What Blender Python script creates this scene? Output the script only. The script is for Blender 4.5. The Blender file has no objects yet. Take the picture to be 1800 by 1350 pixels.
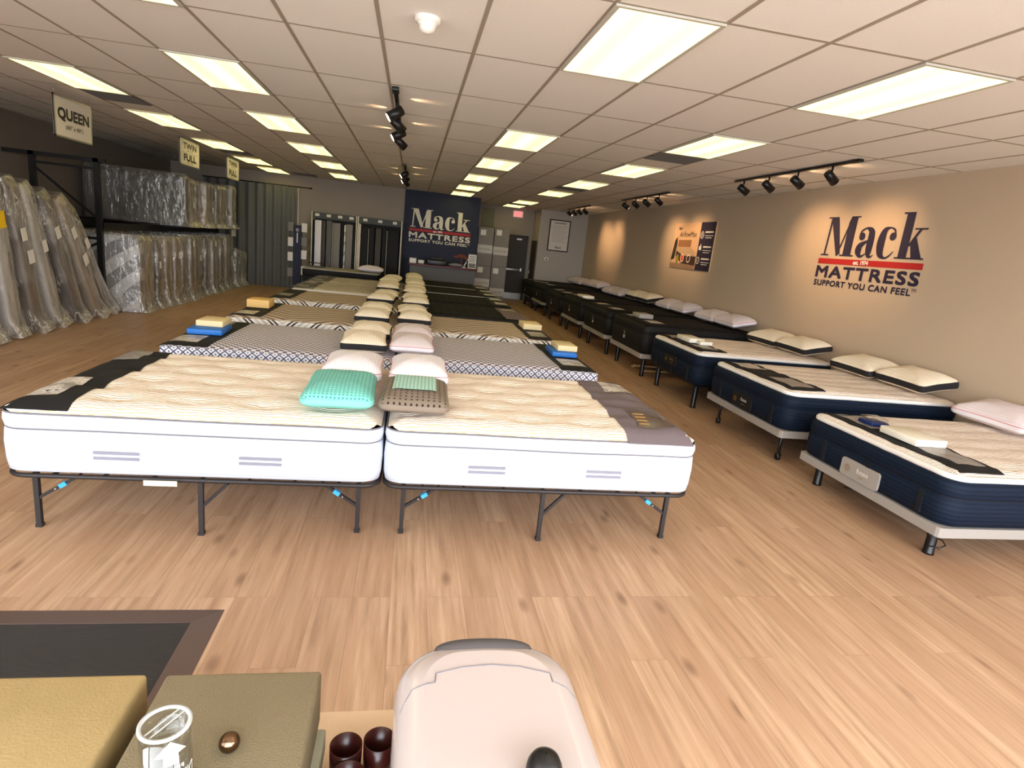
import bpy, bmesh, math, random
from mathutils import Vector, Matrix, noise

random.seed(7)
S = bpy.context.scene
COL = S.collection
PI = math.pi

# ------------------------------------------------------------------ camera, sky, exposure
FPX, PITCH, YAW, ROLL, CAMH = 1031.0, 0.2299, 0.1866, 0.1082, 1.8
cy, sy, cp, sp = math.cos(YAW), math.sin(YAW), math.cos(PITCH), math.sin(PITCH)
fwd = Vector((sy * cp, cy * cp, -sp)); rt = Vector((cy, -sy, 0)); up = rt.cross(fwd)
r2 = rt * math.cos(ROLL) + up * math.sin(ROLL); u2 = r2.cross(fwd)
cam = bpy.data.cameras.new('camera'); camo = bpy.data.objects.new('camera', cam); COL.objects.link(camo)
cam.sensor_fit = 'HORIZONTAL'; cam.sensor_width = 36.0; cam.lens = FPX / 1800 * 36; cam.clip_start = 0.02
camo.matrix_world = Matrix(((r2.x, u2.x, -fwd.x, 0), (r2.y, u2.y, -fwd.y, 0), (r2.z, u2.z, -fwd.z, CAMH), (0, 0, 0, 1)))
S.camera = camo
S.view_settings.view_transform = 'Standard'; S.view_settings.look = 'None'
S.view_settings.exposure = 1.25; S.view_settings.gamma = 1.0; S.view_settings.use_curve_mapping = False
S.cycles.use_denoising = True; S.cycles.max_bounces = 8; S.cycles.diffuse_bounces = 6; S.cycles.glossy_bounces = 3
S.cycles.transmission_bounces = 5; S.cycles.transparent_max_bounces = 14; S.cycles.sample_clamp_indirect = 6.0
S.cycles.caustics_reflective = False; S.cycles.caustics_refractive = False
W = bpy.data.worlds.new('World'); S.world = W; W.use_nodes = True
W.node_tree.nodes['Background'].inputs[0].default_value = (0.88, 0.93, 1.0, 1)
SKY = 5.5
W.node_tree.nodes['Background'].inputs[1].default_value = SKY
LAMP = (1.0, 0.86, 0.30)      # colour of the troffer diffusers
LAMP_E = 1.0
SPOT = (1.0, 0.62, 0.33)
CEIL = 3.046
XR, XL = 5.58, -6.45
YF = -1.35
for i, (xa, xb) in enumerate(((-6.2, -2.3), (-2.1, 1.8), (2.0, 5.4))):   # daylight portals in the shop front's openings
    L = bpy.data.lights.new('window_daylight', 'AREA'); L.shape = 'RECTANGLE'; L.size = xb - xa; L.size_y = 2.55; L.cycles.is_portal = True
    o = bpy.data.objects.new('window_daylight', L); COL.objects.link(o); o.location = ((xa + xb) / 2, YF, 0.25 + 1.275); o.rotation_euler = (PI / 2, 0, 0)

# ------------------------------------------------------------------ materials
def lin(c):
    return tuple(((v / 255) / 12.92 if v / 255 <= 0.04045 else ((v / 255 + 0.055) / 1.055) ** 2.4) for v in c) + (1.0,)
MC = {}
class NT:
    def __init__(s, name):
        s.m = bpy.data.materials.new(name); s.m.use_nodes = True; s.t = s.m.node_tree; s.b = s.t.nodes['Principled BSDF']
    def n(s, typ, **kw):
        nd = s.t.nodes.new(typ)
        for k, v in kw.items():
            if k in nd.inputs.keys() if isinstance(k, str) else False: nd.inputs[k].default_value = v
            else: setattr(nd, k, v)
        return nd
    def l(s, a, b): s.t.links.new(a, b)
    def math(s, op, a, b=None, c=None):
        nd = s.t.nodes.new('ShaderNodeMath'); nd.operation = op
        for i, v in enumerate((a, b, c)):
            if v is None: continue
            if isinstance(v, (int, float)): nd.inputs[i].default_value = v
            else: s.l(v, nd.inputs[i])
        return nd.outputs[0]
    def xyz(s, scale=(1, 1, 1)):
        tc = s.n('ShaderNodeTexCoord'); mp = s.n('ShaderNodeMapping'); mp.inputs['Scale'].default_value = scale
        s.l(tc.outputs['Object'], mp.inputs['Vector']); return mp.outputs[0]
    def sep(s, v):
        nd = s.n('ShaderNodeSeparateXYZ'); s.l(v, nd.inputs[0]); return nd.outputs
    def mix(s, f, a, b):
        nd = s.n('ShaderNodeMix'); nd.data_type = 'RGBA'
        for i, v in ((0, f), (6, a), (7, b)):
            if hasattr(v, 'default_value') and hasattr(v, 'links'): s.l(v, nd.inputs[i])
            else: nd.inputs[i].default_value = v
        return nd.outputs[2]
    def noise(s, scale, detail=3, vec=None, rough=.55):
        nd = s.n('ShaderNodeTexNoise'); nd.inputs['Scale'].default_value = scale; nd.inputs['Detail'].default_value = detail; nd.inputs['Roughness'].default_value = rough
        s.l(vec if vec is not None else s.xyz(), nd.inputs['Vector']); return nd.outputs['Fac']
    def bump(s, h, strength=.3, dist=.01):
        nd = s.n('ShaderNodeBump'); nd.inputs['Strength'].default_value = strength; nd.inputs['Distance'].default_value = dist
        s.l(h, nd.inputs['Height']); s.l(nd.outputs[0], s.b.inputs['Normal'])
    def ramp(s, f, stops, interp='LINEAR'):
        nd = s.n('ShaderNodeValToRGB'); e = nd.color_ramp; e.interpolation = interp
        while len(e.elements) > 1: e.elements.remove(e.elements[-1])
        e.elements[0].position = stops[0][0]; e.elements[0].color = stops[0][1]
        for p, c in stops[1:]:
            x = e.elements.new(p); x.color = c
        s.l(f, nd.inputs[0]); return nd.outputs[0]
    def set(s, color=None, rough=.6, metal=0, spec=.5, **kw):
        if color is not None:
            if hasattr(color, 'links'): s.l(color, s.b.inputs['Base Color'])
            else: s.b.inputs['Base Color'].default_value = color
        s.b.inputs['Roughness'].default_value = rough; s.b.inputs['Metallic'].default_value = metal; s.b.inputs['Specular IOR Level'].default_value = spec
        for k, v in kw.items(): s.b.inputs[k.replace('_', ' ')].default_value = v
        return s

def P(name, rgb, rough=.6, metal=0, spec=.4, var=0.0, vs=30, bump=0.0, bs=200, **kw):
    """plain procedural material: base colour with a little noise variation and a noise bump"""
    if name in MC: return MC[name]
    t = NT(name); c = lin(rgb)
    if var > 0:
        d = tuple(max(0, v * (1 - var)) for v in c[:3]) + (1,); e = tuple(min(1, v * (1 + var)) for v in c[:3]) + (1,)
        col = t.mix(t.noise(vs), d, e)
    else: col = c
    t.set(col, rough, metal, spec, **kw)
    if bump > 0: t.bump(t.noise(bs, 2), bump, .004)
    MC[name] = t.m; return t.m

def mat_floor():
    t = NT('oak_plank_floor'); v = t.xyz(); s = t.sep(v)
    cv = t.n('ShaderNodeCombineXYZ'); t.l(s[1], cv.inputs[0]); t.l(s[0], cv.inputs[1])
    br = t.n('ShaderNodeTexBrick'); t.l(cv.outputs[0], br.inputs['Vector'])
    br.offset = .37; br.offset_frequency = 3
    for k, x in (('Scale', 1.0), ('Brick Width', 1.35), ('Row Height', .185), ('Mortar Size', .0011), ('Mortar Smooth', .2), ('Bias', 0.0)): br.inputs[k].default_value = x
    br.inputs['Color1'].default_value = (0, 0, 0, 1); br.inputs['Color2'].default_value = (1, 1, 1, 1); br.inputs['Mortar'].default_value = (.5, .5, .5, 1)
    off = t.n('ShaderNodeVectorMath'); off.operation = 'MULTIPLY_ADD'; t.l(br.outputs['Color'], off.inputs[0]); off.inputs[1].default_value = (7.3, 3.1, 5.7); t.l(v, off.inputs[2])
    mp = t.n('ShaderNodeMapping'); mp.inputs['Scale'].default_value = (26, 1.3, 1); t.l(off.outputs[0], mp.inputs[0])
    g = t.noise(1.0, 6, mp.outputs[0], .62)
    mp2 = t.n('ShaderNodeMapping'); mp2.inputs['Scale'].default_value = (90, 3.0, 1); t.l(off.outputs[0], mp2.inputs[0])
    g2 = t.noise(1.0, 3, mp2.outputs[0])
    mp3 = t.n('ShaderNodeMapping'); mp3.inputs['Scale'].default_value = (9, .8, 1); t.l(off.outputs[0], mp3.inputs[0])
    g3 = t.noise(1.0, 2, mp3.outputs[0])
    vo = t.n('ShaderNodeTexVoronoi'); vo.inputs['Scale'].default_value = 1.0
    mp4 = t.n('ShaderNodeMapping'); mp4.inputs['Scale'].default_value = (5.0, 2.0, 1); t.l(off.outputs[0], mp4.inputs[0]); t.l(mp4.outputs[0], vo.inputs['Vector'])
    knot = t.ramp(vo.outputs['Distance'], [(0, (1, 1, 1, 1)), (.06, (.8, .8, .8, 1)), (.17, (0, 0, 0, 1))])
    c = t.ramp(g, [(.25, lin((140, 110, 86))), (.45, lin((180, 147, 117))), (.62, lin((198, 164, 134))), (.8, lin((214, 182, 152)))])
    c = t.mix(t.math('MULTIPLY', t.ramp(g3, [(.5, (0, 0, 0, 1)), (.68, (1, 1, 1, 1))]), .42), c, lin((168, 128, 98)))
    c = t.mix(t.math('MULTIPLY', br.outputs['Color'], .5), c, lin((158, 122, 96)))
    c = t.mix(t.math('MULTIPLY', t.ramp(g2, [(.55, (0, 0, 0, 1)), (.75, (1, 1, 1, 1))]), .35), c, lin((150, 110, 80)))
    c = t.mix(t.math('MULTIPLY', knot, .7), c, lin((104, 74, 54)))
    c = t.mix(t.math('MULTIPLY', br.outputs['Fac'], .5), c, lin((110, 80, 58)))
    t.set(c, .46, 0, .35); t.bump(g2, .05, .002); return t.m

def mat_diamond():
    t = NT('diamond_knit_fabric'); s = t.sep(t.xyz()); v = t.math('ADD', s[1], s[2]); k = 1 / .052
    p = t.math('MULTIPLY', t.math('ADD', s[0], v), k * .7); q = t.math('MULTIPLY', t.math('SUBTRACT', s[0], v), k * .7)
    fp = t.math('ABSOLUTE', t.math('SUBTRACT', t.math('FRACT', p), .5)); fq = t.math('ABSOLUTE', t.math('SUBTRACT', t.math('FRACT', q), .5))
    line = t.math('MAXIMUM', t.math('GREATER_THAN', fp, .405), t.math('GREATER_THAN', fq, .405))
    dot = t.math('MULTIPLY', t.math('LESS_THAN', fp, .12), t.math('LESS_THAN', fq, .12))
    f = t.math('MAXIMUM', line, dot)
    t.set(t.mix(f, lin((226, 226, 234)), lin((62, 70, 104))), .75, 0, .2); return t.m

def mat_diamond_top():
    t = NT('diamond_knit_top_fabric'); s = t.sep(t.xyz()); k = 1 / .052
    p = t.math('MULTIPLY', t.math('ADD', s[0], s[1]), k * .7); q = t.math('MULTIPLY', t.math('SUBTRACT', s[0], s[1]), k * .7)
    fp = t.math('ABSOLUTE', t.math('SUBTRACT', t.math('FRACT', p), .5)); fq = t.math('ABSOLUTE', t.math('SUBTRACT', t.math('FRACT', q), .5))
    f = t.math('GREATER_THAN', t.math('ADD', fp, fq), .50)
    t.set(t.mix(f, lin((236, 230, 234)), lin((112, 110, 134))), .75, 0, .2); return t.m

def mat_stripe(name, stops, per, zig, amp=1.0):
    t = NT(name); s = t.sep(t.xyz())
    v = t.math('ADD', s[1], s[2])
    tri = t.math('ABSOLUTE', t.math('SUBTRACT', t.math('FRACT', t.math('MULTIPLY', t.math('ADD', s[0], .35), 1 / zig)), .5))
    u = t.math('ADD', v, t.math('MULTIPLY', tri, zig * amp))
    f = t.math('FRACT', t.math('MULTIPLY', u, 1 / per))
    t.set(t.ramp(f, stops, 'CONSTANT'), .8, 0, .2); return t.m

def mat_cream(name, c1, c2, sc=1.0, bump=.5):
    t = NT(name); v = t.xyz(); w = t.n('ShaderNodeTexWave'); w.wave_type = 'BANDS'; w.bands_direction = 'Y'
    mp = t.n('ShaderNodeMapping'); mp.inputs['Scale'].default_value = (.55, 1, 1); t.l(v, mp.inputs[0]); t.l(mp.outputs[0], w.inputs['Vector'])
    w.inputs['Scale'].default_value = 17 * sc; w.inputs['Distortion'].default_value = 5; w.inputs['Detail'].default_value = 1.5; w.inputs['Detail Scale'].default_value = 1.6
    f = w.outputs['Fac']
    t.set(t.mix(t.ramp(f, [(.2, (0, 0, 0, 1)), (.55, (1, 1, 1, 1))]), lin(c2), lin(c1)), .85, 0, .15); t.bump(f, bump, .006); return t.m

def mat_lines(name, rgb, rgb2, n, axis=2, rough=.8, bump=.25):
    t = NT(name); s = t.sep(t.xyz()); nz = t.noise(6, 2)
    f = t.math('SINE', t.math('ADD', t.math('MULTIPLY', s[axis], n), t.math('MULTIPLY', nz, 3.0)))
    f = t.math('MULTIPLY_ADD', f, .5, .5)
    t.set(t.mix(f, lin(rgb), lin(rgb2)), rough, 0, .2); t.bump(f, bump, .004); return t.m

def mat_holes(name, rgb, hole, k, r, rough=.55):
    t = NT(name); s = t.sep(t.xyz())
    fx = t.math('SUBTRACT', t.math('FRACT', t.math('MULTIPLY', s[0], k)), .5); fy = t.math('SUBTRACT', t.math('FRACT', t.math('MULTIPLY', s[1], k)), .5)
    d = t.math('SQRT', t.math('ADD', t.math('MULTIPLY', fx, fx), t.math('MULTIPLY', fy, fy)))
    nz = t.n('ShaderNodeNewGeometry'); up_ = t.math('GREATER_THAN', t.sep(nz.outputs['Normal'])[2], .6)
    f = t.math('MULTIPLY', t.math('LESS_THAN', d, r), up_)
    t.set(t.mix(f, lin(rgb), lin(hole)), rough, 0, .3); t.bump(t.math('MULTIPLY', f, -1), .5, .01); return t.m

def mat_film(name, haze, rough=.16, gloss=.55, crease=.8):
    t = NT(name); t.t.nodes.remove(t.b)
    tr = t.n('ShaderNodeBsdfTransparent'); tr.inputs[0].default_value = (.93, .92, .90, 1)
    gl = t.n('ShaderNodeBsdfGlossy'); gl.inputs['Roughness'].default_value = rough; gl.inputs['Color'].default_value = (.95, .93, .90, 1)
    df = t.n('ShaderNodeBsdfDiffuse'); df.inputs[0].default_value = (.78, .74, .69, 1)
    v = t.xyz((1, 1, .45)); nz = t.noise(9, 4, v); bp = t.n('ShaderNodeBump'); bp.inputs['Strength'].default_value = .9; bp.inputs['Distance'].default_value = .05
    t.l(nz, bp.inputs['Height']); t.l(bp.outputs[0], gl.inputs['Normal'])
    fr = t.n('ShaderNodeLayerWeight'); fr.inputs['Blend'].default_value = .32; t.l(bp.outputs[0], fr.inputs['Normal'])
    cr = t.ramp(t.math('ABSOLUTE', t.math('SUBTRACT', t.noise(7, 3, t.xyz((1, 1.3, .35)), .6), .5)), [(0, (1, 1, 1, 1)), (.012, (.7, .7, .7, 1)), (.03, (0, 0, 0, 1))])      # creases in the film
    hz = t.math('MULTIPLY_ADD', t.ramp(t.noise(5, 4, v), [(.42, (0, 0, 0, 1)), (.72, (1, 1, 1, 1))]), haze, haze * .35)
    m1 = t.n('ShaderNodeMixShader'); t.l(t.math('MAXIMUM', hz, t.math('MULTIPLY', t.math('MULTIPLY', cr, crease), t.ramp(t.noise(1.6, 1), [(.5, (0, 0, 0, 1)), (.58, (1, 1, 1, 1))]))), m1.inputs[0]); t.l(tr.outputs[0], m1.inputs[1]); t.l(df.outputs[0], m1.inputs[2])
    m2 = t.n('ShaderNodeMixShader'); t.l(t.math('MULTIPLY_ADD', fr.outputs['Facing'], gloss, .07), m2.inputs[0]); t.l(m1.outputs[0], m2.inputs[1]); t.l(gl.outputs[0], m2.inputs[2])
    t.l(m2.outputs[0], t.t.nodes['Material Output'].inputs[0]); return t.m

def mat_clear(name):
    t = NT(name); t.t.nodes.remove(t.b)
    tr = t.n('ShaderNodeBsdfTransparent'); tr.inputs[0].default_value = (.96, .97, .97, 1)
    gl = t.n('ShaderNodeBsdfGlossy'); gl.inputs['Roughness'].default_value = .05
    fr = t.n('ShaderNodeLayerWeight'); fr.inputs['Blend'].default_value = .25
    m = t.n('ShaderNodeMixShader'); t.l(t.math('MULTIPLY_ADD', fr.outputs['Facing'], .6, .05), m.inputs[0]); t.l(tr.outputs[0], m.inputs[1]); t.l(gl.outputs[0], m.inputs[2])
    t.l(m.outputs[0], t.t.nodes['Material Output'].inputs[0]); return t.m

def mat_emit(name, rgb, e):
    t = NT(name); t.set(rgb + (1,), .6); t.b.inputs['Emission Color'].default_value = rgb + (1,); t.b.inputs['Emission Strength'].default_value = e; return t.m

def mat_troffer():
    t = NT('lit_troffer_diffuser'); s = t.sep(t.xyz())
    f = t.math('MULTIPLY_ADD', t.math('COSINE', t.math('MULTIPLY', s[0], 2 * PI / .30)), .5, .5)     # three tubes behind the lens
    t.b.inputs['Base Color'].default_value = (.8, .8, .75, 1)
    t.b.inputs['Emission Color'].default_value = LAMP + (1,)
    t.l(t.math('MULTIPLY_ADD', f, LAMP_E * .5, LAMP_E * .75), t.b.inputs['Emission Strength']); return t.m

def mat_card(name, paper, ink, sc=30):
    t = NT(name); v = t.xyz((1, 1, 1)); s = t.sep(v)
    ln = t.math('GREATER_THAN', t.math('SINE', t.math('MULTIPLY', s[1], 260)), .1)
    wd = t.math('GREATER_THAN', t.noise(sc, 1, t.xyz((3, 1, 1))), .48)
    blk = t.math('GREATER_THAN', t.noise(9, 0), .56)
    f = t.math('MULTIPLY', t.math('MAXIMUM', t.math('MULTIPLY', ln, wd), blk), .65)
    t.set(t.mix(f, lin(paper), lin(ink)), .35, 0, .5); return t.m

M = {}
M['floor'] = mat_floor()
M['ceil'] = P('ceiling_tile', (234, 230, 225), .95, var=.05, vs=90, bump=.35, bs=160)
M['grid'] = P('ceiling_grid_metal', (160, 148, 134), .6)
M['wall'] = P('painted_wall_taupe', (192, 172, 148), .8, var=.03, vs=3, bump=.05, bs=300)
M['wall_dark'] = P('painted_wall_grey', (122, 112, 102), .85, var=.03, vs=3)
M['wall_back'] = P('painted_wall_back', (152, 140, 128), .85, var=.03, vs=3)
M['white_border'] = mat_lines('white_mattress_border', (206, 211, 220), (190, 197, 210), 420)
M['white_knit'] = P('white_knit_edge', (232, 228, 222), .85, bump=.3, bs=90)
M['cream'] = mat_cream('cream_quilt', (252, 243, 232), (216, 188, 158), 1.0, .6)
M['cream2'] = mat_cream('cream_quilt_ivory', (250, 238, 226), (222, 202, 184), 1.25, .8)
M['pipe_grey'] = P('grey_piping', (108, 105, 110), .6)
M['ribbon'] = P('grey_handle_ribbon', (132, 132, 146), .6, bump=.3, bs=400)
M['navy'] = mat_lines('navy_velvet', (11, 28, 48), (7, 18, 34), 200, 2, .7, .2)
M['navy2'] = P('navy_velvet_tape', (5, 10, 20), .7, var=.2)
M['black_fab'] = P('black_fabric', (13, 11, 12), .8, var=.2, vs=40, bump=.2, bs=300)
M['black_quilt'] = mat_lines('black_quilted_top', (26, 23, 23), (15, 13, 13), 46, 0, .85, .5)
M['black_side'] = P('black_mattress_side', (7, 7, 9), .7, var=.2, bump=.1)
M['white_trim'] = P('white_trim', (210, 206, 200), .6)
M['diamond'] = mat_diamond(); M['diamond_top'] = mat_diamond_top()
w_, b_, g_ = lin((232, 228, 222)), lin((52, 42, 42)), lin((192, 186, 180))
M['stripe'] = mat_stripe('diagonal_stripe_border', [(0, w_), (.14, b_), (.24, w_), (.34, b_), (.44, w_), (.62, g_), (.70, w_), (.86, g_)], .27, 1.3)
a1, a2, a3, a4 = lin((196, 178, 160)), lin((112, 94, 84)), lin((230, 216, 200)), lin((150, 130, 116))
M['stripe_top'] = mat_stripe('diagonal_stripe_top', [(0, a1), (.16, a2), (.24, a1), (.36, a3), (.44, a4), (.56, a2), (.66, a3), (.72, a1), (.88, a4)], .40, 1.3, .9)
M['steel_dark'] = P('dark_powder_coated_steel', (50, 46, 46), .45, .3)
M['blue_clip'] = P('blue_plastic_clip', (60, 160, 224), .4)
M['screw'] = P('zinc_screw', (200, 200, 200), .3, .9)
M['uph'] = P('light_grey_upholstery', (156, 150, 143), .9, var=.12, vs=220, bump=.3, bs=500)
M['plastic_black'] = P('black_plastic', (16, 15, 16), .35)
M['card'] = mat_card('printed_info_card', (214, 206, 198), (120, 112, 110))
M['card_dark'] = mat_card('grey_pocket_card', (150, 144, 140), (112, 106, 104))
M['pocket'] = P('dark_clear_pocket', (92, 82, 78), .25, spec=.6)
M['grey_cloth'] = P('mauve_grey_cloth', (112, 100, 104), .9, var=.08, vs=60, bump=.15, bs=500)
M['pil_white'] = mat_lines('white_pillow_cover', (238, 233, 238), (230, 223, 228), 330, 0, .85, .15)
M['pil_pink'] = mat_lines('blush_pillow_cover', (228, 216, 218), (218, 205, 207), 330, 0, .85, .15)
M['pil_cream'] = mat_lines('cream_pillow_knit', (246, 234, 214), (236, 221, 196), 280, 0, .85, .2)
M['pink_pipe'] = P('pink_piping', (214, 130, 130), .6)
M['gusset'] = P('black_gusset_mesh', (30, 29, 32), .8, bump=.3, bs=700)
M['teal'] = mat_holes('teal_latex_foam', (124, 200, 188), (60, 150, 142), 44, .22)
M['brown_foam'] = mat_holes('taupe_latex_foam', (128, 114, 100), (44, 36, 32), 30, .2)
M['mint'] = mat_holes('mint_gel_foam', (178, 222, 208), (40, 90, 80), 44, .2)
M['foam'] = P('cream_latex_foam', (226, 206, 160), .8, var=.05, vs=80, bump=.2, bs=300)
M['foam_white'] = mat_holes('white_latex_foam', (236, 230, 214), (200, 188, 160), 60, .18)
M['foam_blue'] = P('blue_gel_foam', (24, 104, 186), .5, var=.08)
M['foam_navy'] = P('dark_blue_gel', (18, 40, 92), .4)
M['foam_orange'] = P('peach_foam', (232, 190, 120), .8, var=.04)
M['film'] = mat_film('clear_plastic_wrap', .36, .13, .6)
M['film_big'] = mat_film('clear_plastic_wrap_loose', .14, .13, .35, .35)
M['clear'] = mat_clear('clear_acrylic')
M['tag'] = P('paper_tag', (226, 220, 212), .7)
M['tag_y'] = P('yellow_tag', (240, 196, 30), .6)
M['rack'] = P('black_steel_rack', (20, 18, 18), .5)
M['curtain'] = P('grey_curtain', (104, 104, 102), .9, var=.06, vs=8)
M['panel_navy'] = P('navy_painted_panel', (36, 40, 62), .7)
M['cream_ink'] = P('cream_lettering', (226, 218, 200), .6)
M['navy_ink'] = P('navy_lettering', (40, 34, 58), .6)
M['red_ink'] = P('red_bar', (172, 34, 36), .6)
M['white_ink'] = P('white_lettering', (238, 234, 226), .6)
M['black_ink'] = P('black_lettering', (34, 30, 32), .6)
M['gold_ink'] = P('gold_lettering', (176, 128, 62), .4, .4)
M['sign'] = P('white_sign_board', (222, 214, 204), .6)
M['counter'] = P('grey_counter_front', (96, 94, 94), .7, var=.05)
M['counter_top'] = P('mahogany_counter_top', (92, 36, 26), .4, var=.15)
M['door'] = P('dark_brown_door', (62, 54, 50), .6)
M['doorframe'] = P('dark_door_frame', (44, 38, 38), .5)
M['metal'] = P('brushed_metal', (170, 168, 164), .35, .8)
M['box_grey'] = P('grey_carton', (132, 126, 122), .8, var=.04)
M['box_label'] = P('pale_carton_label', (196, 190, 184), .7)
M['mat_carpet'] = mat_lines('charcoal_rib_carpet', (74, 70, 68), (44, 42, 42), 900, 1, .95, .6)
M['mat_rim'] = P('brown_rubber_rim', (92, 74, 66), .5)
M['vent'] = P('grey_vent', (120, 112, 104), .6)
M['smoke'] = P('white_detector_plastic', (236, 232, 226), .45)
M['beige_top'] = P('beige_laminate', (222, 196, 166), .6, var=.03, vs=200)
M['foam_tan'] = P('tan_memory_foam', (154, 133, 90), .9, var=.10, vs=14, bump=.2, bs=260)
M['foam_taupe'] = P('taupe_memory_foam', (120, 108, 82), .9, var=.07, vs=160, bump=.5, bs=500)
M['cup'] = P('dark_red_lacquer', (58, 20, 16), .25, var=.2, vs=20)
M['ball'] = P('steel_ball', (120, 96, 74), .16, 1.0)
M['appliance'] = P('pearl_white_plastic', (180, 168, 164), .22, spec=.5, Coat_Weight=.4, Coat_Roughness=.08)
M['seam'] = P('seam_grey', (110, 106, 112), .5)
M['handle_grey'] = P('dark_grey_plastic', (70, 65, 65), .4)
M['slat'] = P('pale_wood_slat', (206, 168, 120), .7, var=.15, vs=20)
M['ext'] = P('outside_pavement', (196, 194, 188), .9, var=.1)

# ------------------------------------------------------------------ geometry helpers
def link(name, me, mat=None, parent=None, smooth=False, loc=None):
    o = bpy.data.objects.new(name, me); COL.objects.link(o)
    if mat is not None and not me.materials: me.materials.append(mat)
    if parent is not None: o.parent = parent
    if loc is not None: o.location = loc
    if smooth:
        for p in me.polygons: p.use_smooth = True
    return o
def thing(name, label, cat, loc=(0, 0, 0), group=None, rot=(0, 0, 0)):
    o = bpy.data.objects.new(name, None); COL.objects.link(o); o.location = loc; o.rotation_euler = rot; o.empty_display_size = .1
    return tag(o, label, cat, group)
def tag(o, label, cat, group=None):
    o['label'] = label; o['category'] = cat
    if group: o['group'] = group
    return o
def struct(o): o['kind'] = 'structure'; return o
def copy_tree(o, parent=None, loc=None, label=None, rot=None):
    c = o.copy(); COL.objects.link(c); c.parent = parent
    if loc is not None: c.location = loc
    if rot is not None: c.rotation_euler = rot
    if label: c['label'] = label
    for ch in list(o.children): copy_tree(ch, c)
    return c

class B:
    """collects shapes into one mesh"""
    def __init__(s): s.v = []; s.f = []; s.sm = []
    def add(s, vs, fs, smooth=False):
        n = len(s.v); s.v += [tuple(x) for x in vs]; s.f += [tuple(i + n for i in f) for f in fs]; s.sm += [smooth] * len(fs); return s
    def box(s, x0, x1, y0, y1, z0, z1, bev=0, seg=2):
        if bev <= 0:
            return s.add([(x, y, z) for x in (x0, x1) for y in (y0, y1) for z in (z0, z1)], [(0, 1, 3, 2), (4, 6, 7, 5), (0, 4, 5, 1), (2, 3, 7, 6), (0, 2, 6, 4), (1, 5, 7, 3)])
        bm = bmesh.new(); bmesh.ops.create_cube(bm, size=1)
        for v in bm.verts: v.co = Vector(((x0 + x1) / 2 + v.co.x * (x1 - x0), (y0 + y1) / 2 + v.co.y * (y1 - y0), (z0 + z1) / 2 + v.co.z * (z1 - z0)))
        bmesh.ops.bevel(bm, geom=bm.edges[:], offset=bev, segments=seg, affect='EDGES', profile=.5)
        s.bm(bm, seg > 1); return s
    def bm(s, bm, smooth=False):
        bm.verts.index_update(); s.add([v.co for v in bm.verts], [[v.index for v in f.verts] for f in bm.faces], smooth); bm.free(); return s
    def tube(s, pts, r, n=8, cap=True, closed=False):
        pts = [Vector(p) for p in pts]; vs = []; fs = []; m = len(pts)
        for i, p in enumerate(pts):
            a = pts[(i - 1) % m] if (closed or i > 0) else p; b = pts[(i + 1) % m] if (closed or i < m - 1) else p
            t = (b - a).normalized(); ref = Vector((0, 0, 1)) if abs(t.z) < .9 else Vector((1, 0, 0))
            u = t.cross(ref).normalized(); w = u.cross(t)
            rr = r[i] if isinstance(r, (list, tuple)) else r
            vs += [p + (u * math.cos(k * 2 * PI / n + PI / n) + w * math.sin(k * 2 * PI / n + PI / n)) * rr for k in range(n)]
        for i in range(m if closed else m - 1):
            j = (i + 1) % m
            fs += [(i * n + k, i * n + (k + 1) % n, j * n + (k + 1) % n, j * n + k) for k in range(n)]
        if cap and not closed: fs += [tuple(range(n))[::-1], tuple((m - 1) * n + k for k in range(n))]
        return s.add(vs, fs, n > 5)
    def bar(s, a, b, w):        # square bar
        return s.tube([a, b], w * .7071, 4)
    def lathe(s, prof, n=24, c=(0, 0, 0), smooth=True):
        vs = []; fs = []
        for (r, z) in prof: vs += [(c[0] + r * math.cos(2 * PI * k / n), c[1] + r * math.sin(2 * PI * k / n), c[2] + z) for k in range(n)]
        for i in range(len(prof) - 1): fs += [(i * n + k, i * n + (k + 1) % n, (i + 1) * n + (k + 1) % n, (i + 1) * n + k) for k in range(n)]
        return s.add(vs, fs, smooth)
    def loft(s, loops, cap0=True, cap1=True, smooth=True):
        n = len(loops[0]); vs = [p for l in loops for p in l]; fs = []
        for i in range(len(loops) - 1): fs += [(i * n + k, i * n + (k + 1) % n, (i + 1) * n + (k + 1) % n, (i + 1) * n + k) for k in range(n)]
        s.add(vs, fs, smooth)
        if cap0: s.add(loops[0], [tuple(range(n))[::-1]])
        if cap1: s.add(loops[-1], [tuple(range(n))])
        return s
    def grid(s, nu, nv, fn, smooth=True, flip=False):
        vs = [fn(i / nu, j / nv) for j in range(nv + 1) for i in range(nu + 1)]
        fs = []
        for j in range(nv):
            for i in range(nu):
                a = j * (nu + 1) + i; q = (a, a + 1, a + nu + 2, a + nu + 1); fs.append(q[::-1] if flip else q)
        return s.add(vs, fs, smooth)
    def mesh(s, name):
        me = bpy.data.meshes.new(name); me.from_pydata(s.v, [], s.f); me.polygons.foreach_set('use_smooth', s.sm); me.update(); return me
    def build(s, name, mat, parent=None, loc=None):
        return link(name, s.mesh(name), mat, parent, loc=loc)

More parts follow.
